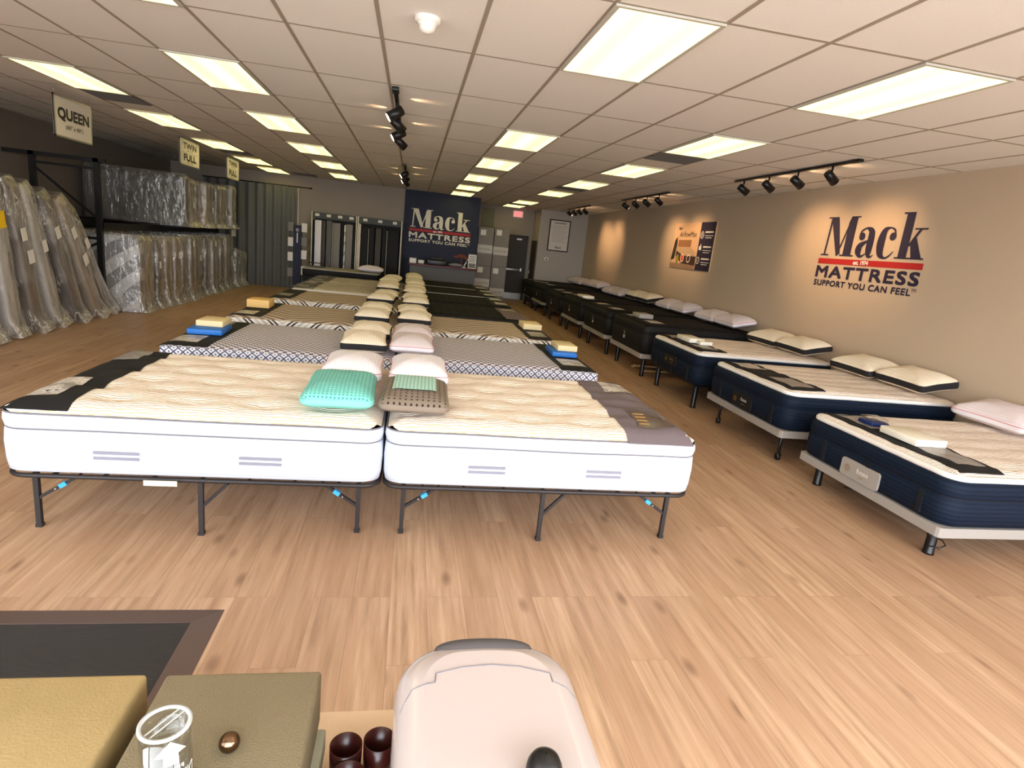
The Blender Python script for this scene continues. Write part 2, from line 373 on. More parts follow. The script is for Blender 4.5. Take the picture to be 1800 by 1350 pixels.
def rr(a, b, r, m=7, st=9, z=0.0):
    """rounded rectangle loop, half sizes a,b, corner r"""
    pts = []; cs = [(a - r, b - r, 0), (-(a - r), b - r, 1), (-(a - r), -(b - r), 2), (a - r, -(b - r), 3)]
    for k, (x, y, q) in enumerate(cs):
        for i in range(m): 
            t = q * PI / 2 + (PI / 2) * i / (m - 1); pts.append((x + r * math.cos(t), y + r * math.sin(t), z))
        nx, ny, nq = cs[(k + 1) % 4]; t = nq * PI / 2; e = (nx + r * math.cos(t), ny + r * math.sin(t)); p0 = pts[-1]
        for i in range(1, st): pts.append((p0[0] + (e[0] - p0[0]) * i / st, p0[1] + (e[1] - p0[1]) * i / st, z))
    return pts
def sq2rr(u, v, a, b, r):
    t = max(abs(u), abs(v))
    if t < 1e-6: return 0, 0, 0
    qx, qy = u / t * a, v / t * b; cx = max(-(a - r), min(a - r, qx)); cy_ = max(-(b - r), min(b - r, qy)); dx, dy = qx - cx, qy - cy_
    d = math.hypot(dx, dy)
    if dx and dy and d > r: dx, dy = dx * r / d, dy * r / d
    return (cx + dx) * t, (cy_ + dy) * t, t

# ------------------------------------------------------------------ lettering
def text2d(body, w=None, h=None, bold=.0, space=1.0):
    c = bpy.data.curves.new('lettering', 'FONT'); c.body = body; c.size = 1; c.offset = bold; c.resolution_u = 3; c.space_character = space
    o = bpy.data.objects.new('lettering', c); COL.objects.link(o)
    dg = bpy.context.evaluated_depsgraph_get(); me = bpy.data.meshes.new_from_object(o.evaluated_get(dg))
    vs = [(v.co.x, v.co.y) for v in me.vertices]; fs = [tuple(p.vertices) for p in me.polygons]
    bpy.data.objects.remove(o); bpy.data.curves.remove(c); bpy.data.meshes.remove(me)
    x0, x1 = min(p[0] for p in vs), max(p[0] for p in vs); y0, y1 = min(p[1] for p in vs), max(p[1] for p in vs)
    sx = w / (x1 - x0) if w else None; s_y = h / (y1 - y0) if h else None
    sx = sx or s_y; s_y = s_y or sx
    return [((x - (x0 + x1) / 2) * sx, (y - (y0 + y1) / 2) * s_y) for x, y in vs], fs
def bold2d(body, e, **kw):
    t = text2d(body, **kw); return cat(*[off(t, a * e, b * e) for a in (-1, 0, 1) for b in (-1, 1)])
def poly(pts): return pts, [tuple(range(len(pts)))]
def rect(x0, x1, y0, y1): return poly([(x0, y0), (x1, y0), (x1, y1), (x0, y1)])
def disc(cx, cy_, r, n=20, ry=None): return poly([(cx + r * math.cos(2 * PI * k / n), cy_ + (ry or r) * math.sin(2 * PI * k / n)) for k in range(n)])
def ring(cx, cy_, r, t, n=20):
    v = [(cx + q * math.cos(2 * PI * k / n), cy_ + q * math.sin(2 * PI * k / n)) for q in (r - t, r) for k in range(n)]
    return v, [(k, (k + 1) % n, n + (k + 1) % n, n + k) for k in range(n)]
def cat(*shapes):
    v = []; f = []
    for k, (a, b) in enumerate(shapes): n = len(v); v += [(p[0], p[1], (p[2] if len(p) > 2 else 0) + k * .00012) for p in a]; f += [tuple(i + n for i in q) for q in b]
    return v, f
def off(sh, dx, dy, sx=1, s_y=None): return [(p[0] * sx + dx, p[1] * (sx if s_y is None else s_y) + dy) + tuple(p[2:]) for p in sh[0]], sh[1]
def spline(ctrl, n=10):
    """Catmull-Rom through (x,y,w)"""
    out = []
    for i in range(len(ctrl) - 1):
        p = [ctrl[max(0, i - 1)], ctrl[i], ctrl[i + 1], ctrl[min(len(ctrl) - 1, i + 2)]]
        for k in range(n):
            t = k / n; out.append(tuple(.5 * (2 * p[1][j] + (p[2][j] - p[0][j]) * t + (2 * p[0][j] - 5 * p[1][j] + 4 * p[2][j] - p[3][j]) * t * t + (3 * p[1][j] - p[0][j] - 3 * p[2][j] + p[3][j]) * t ** 3) for j in range(3)))
    out.append(ctrl[-1]); return out
def ribbon(ctrl, n=10):
    s = spline(ctrl, n); L = []; R_ = []
    for i, (x, y, w) in enumerate(s):
        a, b = s[max(0, i - 1)], s[min(len(s) - 1, i + 1)]; dx, dy = b[0] - a[0], b[1] - a[1]; d = math.hypot(dx, dy) or 1
        L.append((x - dy / d * w / 2, y + dx / d * w / 2)); R_.append((x + dy / d * w / 2, y - dx / d * w / 2))
    v = L + R_; m = len(L); return v, [(i, m + i, m + i + 1, i + 1) for i in range(m - 1)]
def glyphs_mack():
    """the serif wordmark: fat stems, hairlines, ball terminals; cap height 1"""
    Mm = cat(poly([(.10, 0), (.155, 0), (.215, 1), (.15, 1)]), rect(0, .29, 0, .035), poly([(.03, 1), (.03, .965), (.2, .965), (.40, 1)]),
             poly([(.13, 1), (.40, 1), (.70, .06), (.57, 0)]), poly([(.565, 0), (.61, 0), (.93, 1), (.87, 1)]),
             poly([(.80, 0), (1.07, 0), (1.07, 1), (.86, 1), (.80, .85)]), rect(.70, 1.17, 0, .035), rect(.86, 1.17, .965, 1))
    a = cat(disc(.14, .50, .095), ribbon([(.06, .52, .03), (.10, .63, .05), (.25, .70, .05), (.40, .63, .16), (.435, .48, .20), (.435, .2, .20), (.46, .05, .13), (.53, .012, .05), (.61, .06, .02)]),
            ribbon([(.42, .42, .03), (.28, .36, .08), (.13, .26, .17), (.11, .14, .20), (.17, .035, .10), (.26, .02, .05), (.38, .10, .025)]))
    c = cat(disc(.43, .50, .095), ribbon([(.50, .54, .03), (.44, .655, .045), (.30, .70, .045), (.16, .62, .16), (.115, .36, .225), (.16, .1, .17), (.29, .005, .055), (.42, .04, .04), (.53, .16, .02)]))
    k = cat(rect(.10, .33, 0, 1.04), rect(.01, .42, 0, .035), poly([(.01, 1.04), (.01, 1.005), (.2, .99), (.33, 1.04)]),
            poly([(.30, .30), (.36, .28), (.60, .66), (.54, .68)]), rect(.40, .74, .65, .685), poly([(.36, .36), (.48, .50), (.75, 0), (.47, 0)]), rect(.42, .80, 0, .035))
    return cat(Mm, off(a, 1.20, 0), off(c, 1.85, 0), off(k, 2.44, 0))      # width about 3.24
MACK = glyphs_mack()
def flat(name, sh, O, r, u, mat, parent, th=.002):
    """a flat shape standing th off the plane (O, r, u)"""
    r = Vector(r); u = Vector(u); n = r.cross(u); O = Vector(O); m = len(sh[0])
    vs = [O + r * p[0] + u * p[1] + n * (th + (p[2] if len(p) > 2 else 0)) for p in sh[0]]
    b = B(); b.add(vs, sh[1])
    return b.build(name, mat, parent)
def logo(parent, O, r, u, w, ink, n='wordmark', tm=True):
    """Mack / est. 1974 / MATTRESS / SUPPORT YOU CAN FEEL, centred at O, total width w (height .58 w)"""
    k = w / 3.24
    O = Vector(O); r = Vector(r); u = Vector(u)
    flat('wordmark', off(MACK, -w * .487, .022 * w, k * .975, .288 * w), O, r, u, M[ink], parent, .004)
    flat('red_bar', rect(-w * .5, w * .5, -.041 * w, 0), O, r, u, M['red_ink'], parent, .003)
    flat('established_lettering', off(bold2d('est. 1974', .0014 * w, h=.028 * w), -.04 * w, -.020 * w), O, r, u, M['white_ink'], parent, .006)
    flat('store_type_lettering', off(bold2d('MATTRESS', .0045 * w, w=w * .99, h=.083 * w, space=1.12), 0, -.101 * w), O, r, u, M[ink], parent, .004)
    flat('slogan_lettering', off(bold2d('SUPPORT YOU CAN FEEL', .0022 * w, w=w * .95, h=.042 * w, space=1.12), -.02 * w, -.187 * w), O, r, u, M[ink], parent, .004)
    if tm: flat('trademark_line', off(text2d('TM', h=.022 * w), .475 * w, -.172 * w), O, r, u, M[ink], parent, .004)

# ------------------------------------------------------------------ the setting
YB, YA = 17.75, 20.35        # back wall behind the display cases; alcove wall with the exit door
struct(B().box(XL - .1, XR + .1, YF - .1, YA + .1, -.1, 0).build('floor', M['floor']))
struct(B().box(XL - .1, XR + .1, YF - .1, YA + .1, CEIL, CEIL + .08).build('ceiling', M['ceil']))
struct(B().box(XL - .1, XL, YF, YA, 0, CEIL).build('wall_left', M['wall_dark']))
struct(B().box(XR, XR + .1, YF, YA, 0, CEIL).build('wall_right', M['wall']))
struct(B().box(XL, -.31, YB, YB + .1, 0, CEIL).build('wall_back', M['wall_back']))
struct(B().box(1.86, 4.0, YA, YA + .1, 0, CEIL).build('wall_alcove', M['wall_back']))
struct(B().box(4.0, XR, 19.3, YA + .1, 0, CEIL).build('wall_corner', P('painted_wall_pale', (176, 168, 158), .8)))
struct(B().box(1.76, 1.86, 17.9, YA + .1, 0, CEIL).build('wall_alcove_side', M['wall_back']))
struct(B().box(XL, 1.86, YA, YA + .1, 0, CEIL).build('wall_rear', M['wall_back']))
wf = B().box(XL, XR, YF - .1, YF, 0, .25).box(XL, XR, YF - .1, YF, 2.8, CEIL)
for xa, xb in ((XL, -6.2), (-2.3, -2.1), (1.8, 2.0), (5.4, XR)): wf.box(xa, xb, YF - .1, YF, .25, 2.8)
struct(wf.build('wall_front', M['wall']))
struct(B().box(-30, 30, -40, YF - .12, -.12, -.02).build('ground_outside', M['ext']))
GX, GY = -.29, 4.431
gb = B()
xs = [GX + .6096 * i for i in range(-10, 10)]; ys = [GY + 1.2192 * j for j in range(-4, 14)]
for x in xs: gb.box(x - .013, x + .013, YF, YA, CEIL - .0025, CEIL)
for y in ys: gb.box(XL, XR, y - .012, y + .012, CEIL - .0015, CEIL)
struct(gb.build('trim_1', M['grid']))
struct(B().box(XR - .012, XR, YF, 19.3, 0, .1).build('baseboard_right', M['wall_dark']))
struct(B().box(XL, XL + .012, YF, YB, 0, .1).build('baseboard_left', M['wall_dark']))

# exit door, side door
d = struct(thing('door_1', 'dark brown exit door with a push bar', 'door', (3.36, YA, 0))); del d['category']
B().box(-.44, .44, -.03, .02, .01, 2.12).build('door_leaf', M['door'], d)
B().box(-.50, -.44, -.05, 0, 0, 2.18).box(.44, .50, -.05, 0, 0, 2.18).box(-.5, .5, -.05, 0, 2.12, 2.18).build('door_frame', M['doorframe'], d)
B().box(-.40, .36, -.10, -.07, .98, 1.05, .008).box(.30, .38, -.11, -.03, .95, 1.09, .008).box(-.40, -.34, -.1, -.03, .97, 1.06).build('push_bar', M['metal'], d)
B().box(.10, .28, -.06, -.03, 2.02, 2.07).build('door_closer', M['metal'], d)
B().box(-.44, .44, -.035, -.03, .01, .22).build('kick_plate', M['metal'], d)
d = struct(thing('door_2', 'dark door in the side of the corner pillar', 'door', (4.0, 19.83, 0))); del d['category']
B().box(-.03, .01, -.40, .40, .01, 2.05).build('door_leaf', M['door'], d)
B().box(-.05, -.03, .28, .32, .95, 1.05).build('door_handle', M['metal'], d)

# ------------------------------------------------------------------ ceiling lights, vents, detector
fr = B(); fr.box(-.305, -.28, -.61, .61, -.012, 0).box(.28, .305, -.61, .61, -.012, 0).box(-.28, .28, -.61, -.59, -.012, 0).box(-.28, .28, .59, .61, -.012, 0)
LT = thing('ceiling_light', '-', 'ceiling light', (0, 0, CEIL - .004), 'recessed fluorescent ceiling lights')
fr.build('frame', P('troffer_frame', (190, 186, 176), .5), LT)
B().box(-.28, .28, -.59, .59, -.008, -.002).build('diffuser', mat_troffer(), LT)
colname = {-6: 'leftmost row', -3: 'second row from the left', 2: 'second row from the right', 5: 'rightmost row'}
rows = {-6: (0.77, 3.212, 6.87, 9.308, 11.746, 14.185, 16.2), -3: (-.5, 3.212, 5.65, 8.09, 10.53, 12.965, 15.404), 2: (0.0, 3.212, 6.87, 9.308, 11.746, 14.185, 16.3), 5: (0.0, 3.212, 5.65, 8.09, 10.53, 12.965, 16.62, 18.6)}
ordn = ['nearest the shop entrance', 'second', 'third', 'fourth', 'fifth', 'sixth', 'seventh', 'eighth']
first = True
for ci, rs in rows.items():
    for k, y0 in enumerate(rs):
        j = k if not (ci == -6) else k
        lab = 'lit ceiling light panel, %s in the %s' % (ordn[k] if k < 1 else ordn[k] + ' from the front', colname[ci])
        loc = (GX + .6096 * (ci + .5), y0 + .6096, CEIL - .004)
        if first: LT.location = loc; LT['label'] = lab; first = False
        else: copy_tree(LT, None, loc, lab)
VT = thing('ceiling_vent', '-', 'vent', (0, 0, CEIL), 'ceiling air vents')
B().box(-.295, .295, -.295, .295, -.007, -.001).build('backing', M['vent'], VT)
vb = B()
for i in range(12): vb.box(-.28, .28, -.27 + i * .048, -.255 + i * .048, -.016, -.007)
vb.build('louvres', P('vent_louvres', (96, 90, 84), .6), VT)
first = True
for x, y, lab in ((3.06, 7.18, 'grey louvred ceiling vent beside the second light of the rightmost row'), (3.06, 12.05, 'grey louvred ceiling vent beyond the fourth light of the rightmost row'),
                  (-3.64, 8.40, 'dark louvred ceiling vent by the QUEEN sign'), (-3.64, 13.3, 'dark louvred ceiling vent beside the middle TWIN FULL sign'), (-2.9, 16.9, 'dark ceiling vent in front of the grey curtain'), (3.06, 18.2, 'dark ceiling vent near the exit sign')):
    if first: VT.location = (x, y, CEIL); VT['label'] = lab; first = False
    else: copy_tree(VT, None, (x, y, CEIL), lab)
sd = thing('smoke_detector', 'white domed smoke detector on the ceiling tile near the top', 'smoke detector', (0, 3.9, CEIL))
B().lathe([(.001, -.03), (.07, -.03), (.075, -.02), (.075, 0)], 28).build('base', M['smoke'], sd)
B().lathe([(.001, -.085), (.03, -.08), (.045, -.065), (.05, -.045), (.06, -.03)], 28).build('sensor_dome', M['smoke'], sd)

# track lights ---------------------------------------------------------------
def spot(parent, loc, dirv, power, size, blend=1.0, col=SPOT, rad=.03, name='lamp'):
    L = bpy.data.lights.new(name, 'SPOT'); L.energy = power; L.color = col; L.spot_size = size; L.spot_blend = blend; L.shadow_soft_size = rad
    o = bpy.data.objects.new(name, L); COL.objects.link(o); o.parent = parent; o.location = loc
    o.rotation_euler = Vector(dirv).to_track_quat('-Z', 'Y').to_euler(); return o
bulb_m = mat_emit('lit_bulb_face', (1.0, .8, .5), 6.0)
def track(name_label, cat_group, x, y0, y1, dirs, power, size, added_glow):
    t = thing('track_light', name_label, 'track light', (x, (y0 + y1) / 2, CEIL - .006), cat_group)
    h = (y1 - y0) / 2
    B().box(-.018, .018, -h, h, -.024, 0, .003).build('rail', M['plastic_black'], t)
    B().box(-.03, .03, -h - .06, -h + .1, -.028, 0, .003).build('power_feed', M['plastic_black'], t)
    n = len(dirs)
    for i, dv in enumerate(dirs):
        yy = -h + (i + .6) * 2 * h / n; dv = Vector(dv).normalized(); c = Vector((0, yy, -.14))
        hd = B(); hd.tube([c - dv * .075, c - dv * .07, c + dv * .085], [.035, .045, .05], 18)
        head = hd.build('lamp_head', M['plastic_black'], t)
        B().tube([(0, yy, -.024), (0, yy, -.075), c - dv * .03], .011, 8).build('stem', M['plastic_black'], t)
        B().tube([c + dv * .084, c + dv * .087], .04, 18).build('bulb', bulb_m, t)
        spot(t, c + dv * .1, dv, power, size)
        if added_glow == 'rear': spot(t, c - dv * .1, (-dv.x, 0, .55), 1.3, 1.0, 1.0, name='added_ceiling_glow', rad=.02)  # extra spot behind the head, added to throw a glow patch on the ceiling
        elif added_glow: spot(t, c + dv * .1 + Vector((.02, 0, .01)), (.5, -.2, .8), 1.0, 1.5, 1.0, name='added_ceiling_glow', rad=.03)  # extra upward spot at the head's front, added for the wall-side ceiling glow
    return t
rd = [(1.0, .25, -.62), (1.0, 0, -.62), (1, .1, -.62), (1, -.15, -.62)]
track('black track light with four heads lighting the lettering on the right wall', 'ceiling track lights', 4.46, 5.8, 8.2, rd, 16, 1.3, 'front')
track('black track light with four heads by the poster on the right wall', 'ceiling track lights', 4.46, 10.55, 12.95, rd, 16, 1.2, 'front')
track('farthest black track light along the right wall, near the framed notice', 'ceiling track lights', 4.46, 15.5, 17.7, rd, 16, 1.2, 'front')
cd = [(-.8, -.1, -.55), (.75, .35, -.6), (-.8, -.1, -.5), (.75, .35, -.6)]
track('nearest black centre track light with heads turned left and right', 'ceiling track lights', -.24, 5.75, 8.2, cd, 14, .9, 'rear')
track('farther black centre track light in front of the navy panel', 'ceiling track lights', -.24, 11.55, 14.0, cd, 14, .9, 'rear')

# ------------------------------------------------------------------ beds
def tuft_fn(a, b, tufts, depth, sx, sy_):
    def f(x, y):
        z = 0
        for tx, ty in tufts:
            dx, dy = (x - tx) / sx, (y - ty) / sy_; q = dx * dx + dy * dy
            if q < 6: z -= depth * math.exp(-q)
        return z
    return f
def mattress(name, L_, W_, prof, top_mat, side_mat, pipe_z=(), pipe_mat=None, crown=.05, edge=.22, tufts=None, tdepth=.02, r=.10, res=(40, 32), wav=.004, pipe_r=.006, edge_mat=None, tape=None, seed=0):
    """prof: list of (z, outset). Top panel starts at prof[-1] and rises by crown. Returns the root Empty."""
    root = thing(name, '-', 'mattress'); a, b = L_ / 2, W_ / 2
    lo = []
    for z, o in prof:
        l = rr(a + o, b + o, r + max(o, 0), 7, 12)
        lo.append([(x, y, z + wav * min(1, z / .03) * noise.noise(Vector((x * 2.1 + seed, y * 2.1, z * 5)))) for x, y, _ in l])
    B().loft(lo, True, False).build('border', side_mat, root)
    zt, ot = prof[-1]; tf = tuft_fn(a, b, tufts or [], tdepth, .105, .05)
    def ztop(x, y):
        t = max(abs(x) / (a + ot), abs(y) / (b + ot)); t = min(1, t)
        dist = min(a + ot - abs(x), b + ot - abs(y)); e = max(0, min(1, dist / edge))
        return zt + crown * (1 - (1 - e) ** 3.4) + (tf(x, y) if tufts else 0) * min(1, e * 1.5) + wav * 2 * noise.noise(Vector((x * 2.6 + seed, y * 2.6, 3.3))) * e
    def fn(u, v):
        # denser towards the rim
        uu, vv = 2 * u - 1, 2 * v - 1; uu = math.sin(uu * PI / 2) * .6 + uu * .4; vv = math.sin(vv * PI / 2) * .6 + vv * .4
        x, y, t = sq2rr(uu, vv, a + ot, b + ot, r); return (x, y, ztop(x, y))
    B().grid(res[0], res[1], fn).build('quilted_top', top_mat, root)
    for z in pipe_z:
        o_ = 0
        for (z0, o0), (z1, o1) in zip(prof, prof[1:]):
            if z0 <= z <= z1: o_ = o0 + (o1 - o0) * (z - z0) / max(1e-6, z1 - z0)
        l = [(x, y, z + wav * noise.noise(Vector((x * 2.1 + seed, y * 2.1, z * 5)))) for x, y, _ in rr(a + o_ + .002, b + o_ + .002, r + .002, 7, 12)]
        B().tube(l, pipe_r, 6, closed=True).build('piping', pipe_mat, root)
    ZT[root.name] = ztop
    return root
ZT = {}

def platform_frame(z=.345, L_=2.0, W_=1.5, detail=True):
    """folding steel platform frame; origin on the floor at its centre"""
    root = thing('bed_frame', '-', 'bed frame'); a, b = L_ / 2, W_ / 2
    B().tube(rr(a - .02, b - .02, .10, 6, 4, z - .012), .013, 8, closed=True).build('outer_rail', M['steel_dark'], root)
    g = B()
    for i in range(1, 8): g.bar((-a + i * L_ / 8, -b + .02, z - .012), (-a + i * L_ / 8, b - .02, z - .012), .014)
    for y in (-.02, b - .15, -b + .15): g.bar((-a + .02, y, z - .022), (a - .02, y, z - .022), .016)
    g.build('slat_wires', M['steel_dark'], root)
    for sx in (-.862, 0, .862):
        for yy in (-b + (.085 if sx else .02), b - (.085 if sx else .02)):
            B().bar((sx, yy, 0), (sx, yy, z - .02), .026).box(sx - .016, sx + .016, yy - .016, yy + .016, 0, .02).build('leg', M['steel_dark'], root)
            dx = .22 if sx < 0 else -.22
            if sx == 0: dx = .14 if yy < 0 else -.14
            p0, p1 = Vector((sx, yy, z - .175)), Vector((sx + dx, yy + .01, z - .03))
            br = B().bar(p0, p1, .017).build('brace', M['steel_dark'], root)
            if sx:
                c = p0.lerp(p1, .58); t = (p1 - p0).normalized() * .02
                B().bar(c - t, c + t, .024).build('locking_clip', M['blue_clip'], br)
                q = p0.lerp(p1, .42); B().tube([q + Vector((0, -.016, 0)), q + Vector((0, .016, 0))], .005, 8).build('screw', M['screw'], br)
    return root

def tuftgrid(nx, ny, a, b):
    o = []
    for j in range(ny):
        for i in range(nx):
            o.append((-a + (i + .5 + (.25 if j % 2 else -.25)) * 2 * a / nx, -b + (j + .5) * 2 * b / ny))
    return o
XLc, XRc = -1.09, .90
FR0 = platform_frame(); FR_used = [False]
def place_frame(x, y, label, z=.345):
    if not FR_used[0]:
        FR_used[0] = True; FR0.location = (x, y, 0); FR0['label'] = label; FR0['group'] = 'folding steel bed frames under the centre rows'; return FR0
    return copy_tree(FR0, None, (x, y, 0), label)

BEDS = {}
PT_PROF = [(0, -.02), (.012, 0), (.06, .008), (.16, .012), (.236, .006), (.247, -.006), (.256, .004), (.29, .012), (.322, .008), (.332, 0)]
def pillowtop(label, x, y, seed):
    m = mattress('pillow_top_mattress', 1.96, 1.50, PT_PROF, M['cream'], M['white_border'], (.249, .333), M['pipe_grey'], .062, .20, tuftgrid(5, 6, .98, .68), .028, .10, (84, 66), .006, .0055, seed=seed)
    m.location = (x, y, .356); m['label'] = label
    for sx in ((.02 - .4, .36) if x > 0 else (-.41, .32)):
        pass
    for hx in ((-.378, .36) if x > 0 else (-.407, .326)):
        h = B().box(hx - .115, hx + .115, -.770, -.760, .098, .146).build('handle_backing', M['white_knit'], m)
        B().box(hx - .113, hx + .113, -.774, -.769, .099, .116).box(hx - .113, hx + .113, -.774, -.769, .129, .146).build('handle_ribbon', M['ribbon'], h)
    return m
def rest(bed, x, y, extra=0):   # height of a bed's top at a world point
    return bed.location.z + ZT[bed['zt']](x - bed.location.x, y - bed.location.y) + extra

def reg(key, m): m['zt'] = m.name if m.name in ZT else m.get('zt'); BEDS[key] = m; return m

L1 = reg('L1', pillowtop('white pillow-top mattress with cream quilting at front left, under the black foot cloth', XLc, 4.045, 1.0))
R1 = reg('R1', pillowtop('white pillow-top mattress with cream quilting, right of the front pair, under the mauve-grey foot cloth', XRc, 4.045, 5.0))
place_frame(XLc, 4.045, 'dark folding steel bed frame under the front-left white pillow-top mattress')
f = place_frame(XRc, 4.045, 'dark folding steel bed frame under the front-right white pillow-top mattress')
lt = tag(B().box(-1.37, -1.20, 3.272, 3.278, .312, .342).build('frame_label', P('pale_frame_label', (226, 214, 186), .6), None), 'small pale label on the front rail of the front-left bed frame', 'label')

FO = [(0, -.012), (.012, 0), (.15, .006), (.29, .004), (.305, -.004), (.312, -.016)]
def foam_bed(key, label, x, y, top, side, h=.30, seed=0, crown=.02, pipe=None):
    pr = [(0, -.012), (.012, 0), (h * .5, .006), (h - .02, .004), (h - .005, -.002), (h, -.012)]
    m = mattress('mattress', 1.962, 1.50, pr, M[top], M[side], (h - .004,) if pipe else (), M[pipe] if pipe else None, crown, .14, None, 0, .06, (30, 24), .004, seed=seed)
    m.location = (x, y + .76, .356); m['label'] = label; reg(key, m); return m
foam_bed('L2', 'thin diamond-patterned navy and white mattress, second in the left row', XLc, 5.30, 'diamond_top', 'diamond', .31, 1)
foam_bed('R2', 'diamond-patterned navy and white mattress, second in the right-hand centre row', XRc, 5.40, 'diamond_top', 'diamond', .31, 2)
foam_bed('L3', 'zigzag striped mattress in the left row just behind the diamond one', XLc, 7.15, 'stripe_top', 'stripe', .31, 3)
foam_bed('R3', 'zigzag striped mattress between the diamond one and the black ones, right-hand centre row', XRc, 7.20, 'stripe_top', 'stripe', .31, 4)
foam_bed('L4', 'second zigzag striped mattress in the left row, fourth from the front', XLc, 9.15, 'stripe_top', 'stripe', .31, 5)
foam_bed('R4', 'black mattress with mauve-grey foot cloth, fourth in the right-hand centre row', XRc, 8.97, 'black_quilt', 'black_side', .32, 6)
L5 = foam_bed('L5', 'pale mattress still in shiny plastic, fifth in the left row', XLc, 10.98, 'cream2', 'white_knit', .31, 7)
foam_bed('R5', 'black mattress with pale cards at its foot, fifth in the right-hand centre row', XRc, 10.78, 'black_quilt', 'black_side', .32, 8)
foam_bed('L6', 'plastic-covered grey mattress at the back of the left row', XLc, 12.62, 'cream2', 'white_knit', .31, 9)
foam_bed('R6', 'black mattress with white piping, sixth in the right-hand centre row', XRc, 12.55, 'black_quilt', 'black_side', .32, 10, pipe='white_trim')
foam_bed('R7', 'farthest black mattress of the right-hand centre row, before the grey counter', XRc, 14.28, 'black_quilt', 'black_side', .32, 11, pipe='white_trim')
for k, n_ in (('L2', 'left diamond-patterned mattress'), ('R2', 'right diamond-patterned mattress'), ('L3', 'front zigzag mattress of the left row'), ('R3', 'zigzag mattress of the right-hand row'), ('L4', 'rear zigzag mattress of the left row'), ('R4', 'black mattress with the mauve-grey cloth'), ('L5', 'plastic-covered fifth mattress of the left row'), ('R5', 'fifth mattress of the right-hand centre row'), ('L6', 'last mattress of the left row'), ('R6', 'black mattress with white piping'), ('R7', 'farthest mattress of the right-hand centre row')):
    m = BEDS[k]; place_frame(m.location.x, m.location.y, 'dark folding steel bed frame under the ' + n_)
for k in ('L5', 'L6'):
    m = BEDS[k]; z = ZT[m['zt']]
    B().grid(36, 28, lambda u, v: ((u - .5) * 1.99, (v - .5) * 1.52, z((u - .5) * 1.9, (v - .5) * 1.44) + .014 + .016 * noise.noise(Vector((u * 9, v * 14, 2.2 if k == 'L5' else 7.7))))).build('plastic_cover', M['film_big'], m)

# foot cloths with card pockets -------------------------------------------------
def cloth(key, label, x0, x1, y0, y1, mat, cards, group='foot protector cloths on the mattresses', skew=0, name='foot_cloth', ncard='info_card'):
    bed = BEDS[key]; xc, yc = (x0 + x1) / 2, (y0 + y1) / 2; zz = rest(bed, xc, yc)
    t = thing(name, label, 'bed cloth', (xc, yc, zz), group)
    def h(x, y): return rest(bed, x, y) - zz + .008 + .004 * noise.noise(Vector((x * 4, y * 4, 1.7)))
    nu, nv = 10, 26
    def fn(u, v): 
        x = x0 + (x1 - x0) * u + skew * (v - .5) + .012 * noise.noise(Vector((v * 3.1, u * 9, y0))); y = y0 + (y1 - y0) * v
        return (x - xc, y - yc, h(x, y))
    b = B(); b.grid(nu, nv, fn); b.grid(nu, nv, lambda u, v: tuple(Vector(fn(u, v)) - Vector((0, 0, .005))), flip=True)
    for e in (0, 1):
        b.grid(nv, 1, lambda u, v: tuple(Vector(fn(e, u)) - Vector((0, 0, .005 * v)))); b.grid(nu, 1, lambda u, v: tuple(Vector(fn(u, e)) - Vector((0, 0, .005 * v))))
    b.build('cloth', M[mat], t)
    for c in cards:
        cx0, cx1, c0, c1, cm = c
        def cf(u, v):
            x = cx0 + (cx1 - cx0) * u + skew * ((c0 + (c1 - c0) * v - y0) / (y1 - y0) - .5); y = c0 + (c1 - c0) * v
            return (x - xc, y - yc, h(x, y) + .003)
        B().grid(6, 6, cf).build(ncard, M[cm], t)
    return t
cloth('L1', 'black foot cloth with two cards on the front-left white mattress', -2.06, -1.74, 3.31, 4.77, 'black_fab', [(-2.05, -1.85, 3.44, 3.82, 'card'), (-2.04, -1.85, 4.42, 4.74, 'card_dark')])
cR = cloth('R1', 'mauve-grey foot cloth on the front-right white mattress', 1.42, 1.85, 3.27, 4.76, 'grey_cloth', [(1.58, 1.82, 4.34, 4.66, 'card'), (1.55, 1.80, 3.46, 3.80, 'pocket')], skew=.06)
pb = B()
for i in range(4): pb.box(.03 + i * .012 - .14, .10 - .14 + i * .015, -.55 + i * .075, -.54 + i * .075, .012, .016)
pb.build('gold_lettering', M['gold_ink'], cR)
cloth('L2', 'black foot cloth under the blue sample on the left diamond mattress', -2.06, -1.68, 5.34, 6.78, 'black_fab', [(-2.03, -1.80, 5.44, 5.76, 'card'), (-2.02, -1.82, 6.42, 6.72, 'card_dark')])
cloth('R2', 'dark foot cloth under the blue sample on the right diamond mattress', 1.50, 1.86, 5.44, 6.88, 'black_fab', [(1.55, 1.80, 5.58, 5.92, 'card')])
cloth('L3', 'black foot cloth under the peach block on the front zigzag mattress of the left row', -2.06, -1.70, 7.24, 8.62, 'black_fab', [(-2.02, -1.80, 7.32, 7.64, 'card')])
cloth('R3', 'black foot cloth on the right-hand zigzag mattress', 1.52, 1.86, 7.24, 8.66, 'black_fab', [(1.58, 1.80, 7.40, 7.75, 'card_dark')])
cloth('L4', 'black foot cloth with one card on the rear zigzag mattress of the left row', -2.06, -1.74, 9.24, 10.62, 'black_fab', [(-2.02, -1.82, 9.55, 9.92, 'card_dark')])
cloth('R4', 'mauve-grey foot cloth on the fourth mattress of the right-hand row, a black one', 1.50, 1.87, 9.02, 10.44, 'grey_cloth', [(1.58, 1.82, 10.0, 10.3, 'card_dark')])
cloth('L5', 'black foot cloth with cards on the plastic-covered fifth mattress of the left row', -2.06, -1.70, 11.03, 12.43, 'black_fab', [(-2.02, -1.82, 11.20, 11.50, 'card_dark'), (-2.02, -1.82, 12.0, 12.3, 'card_dark')])
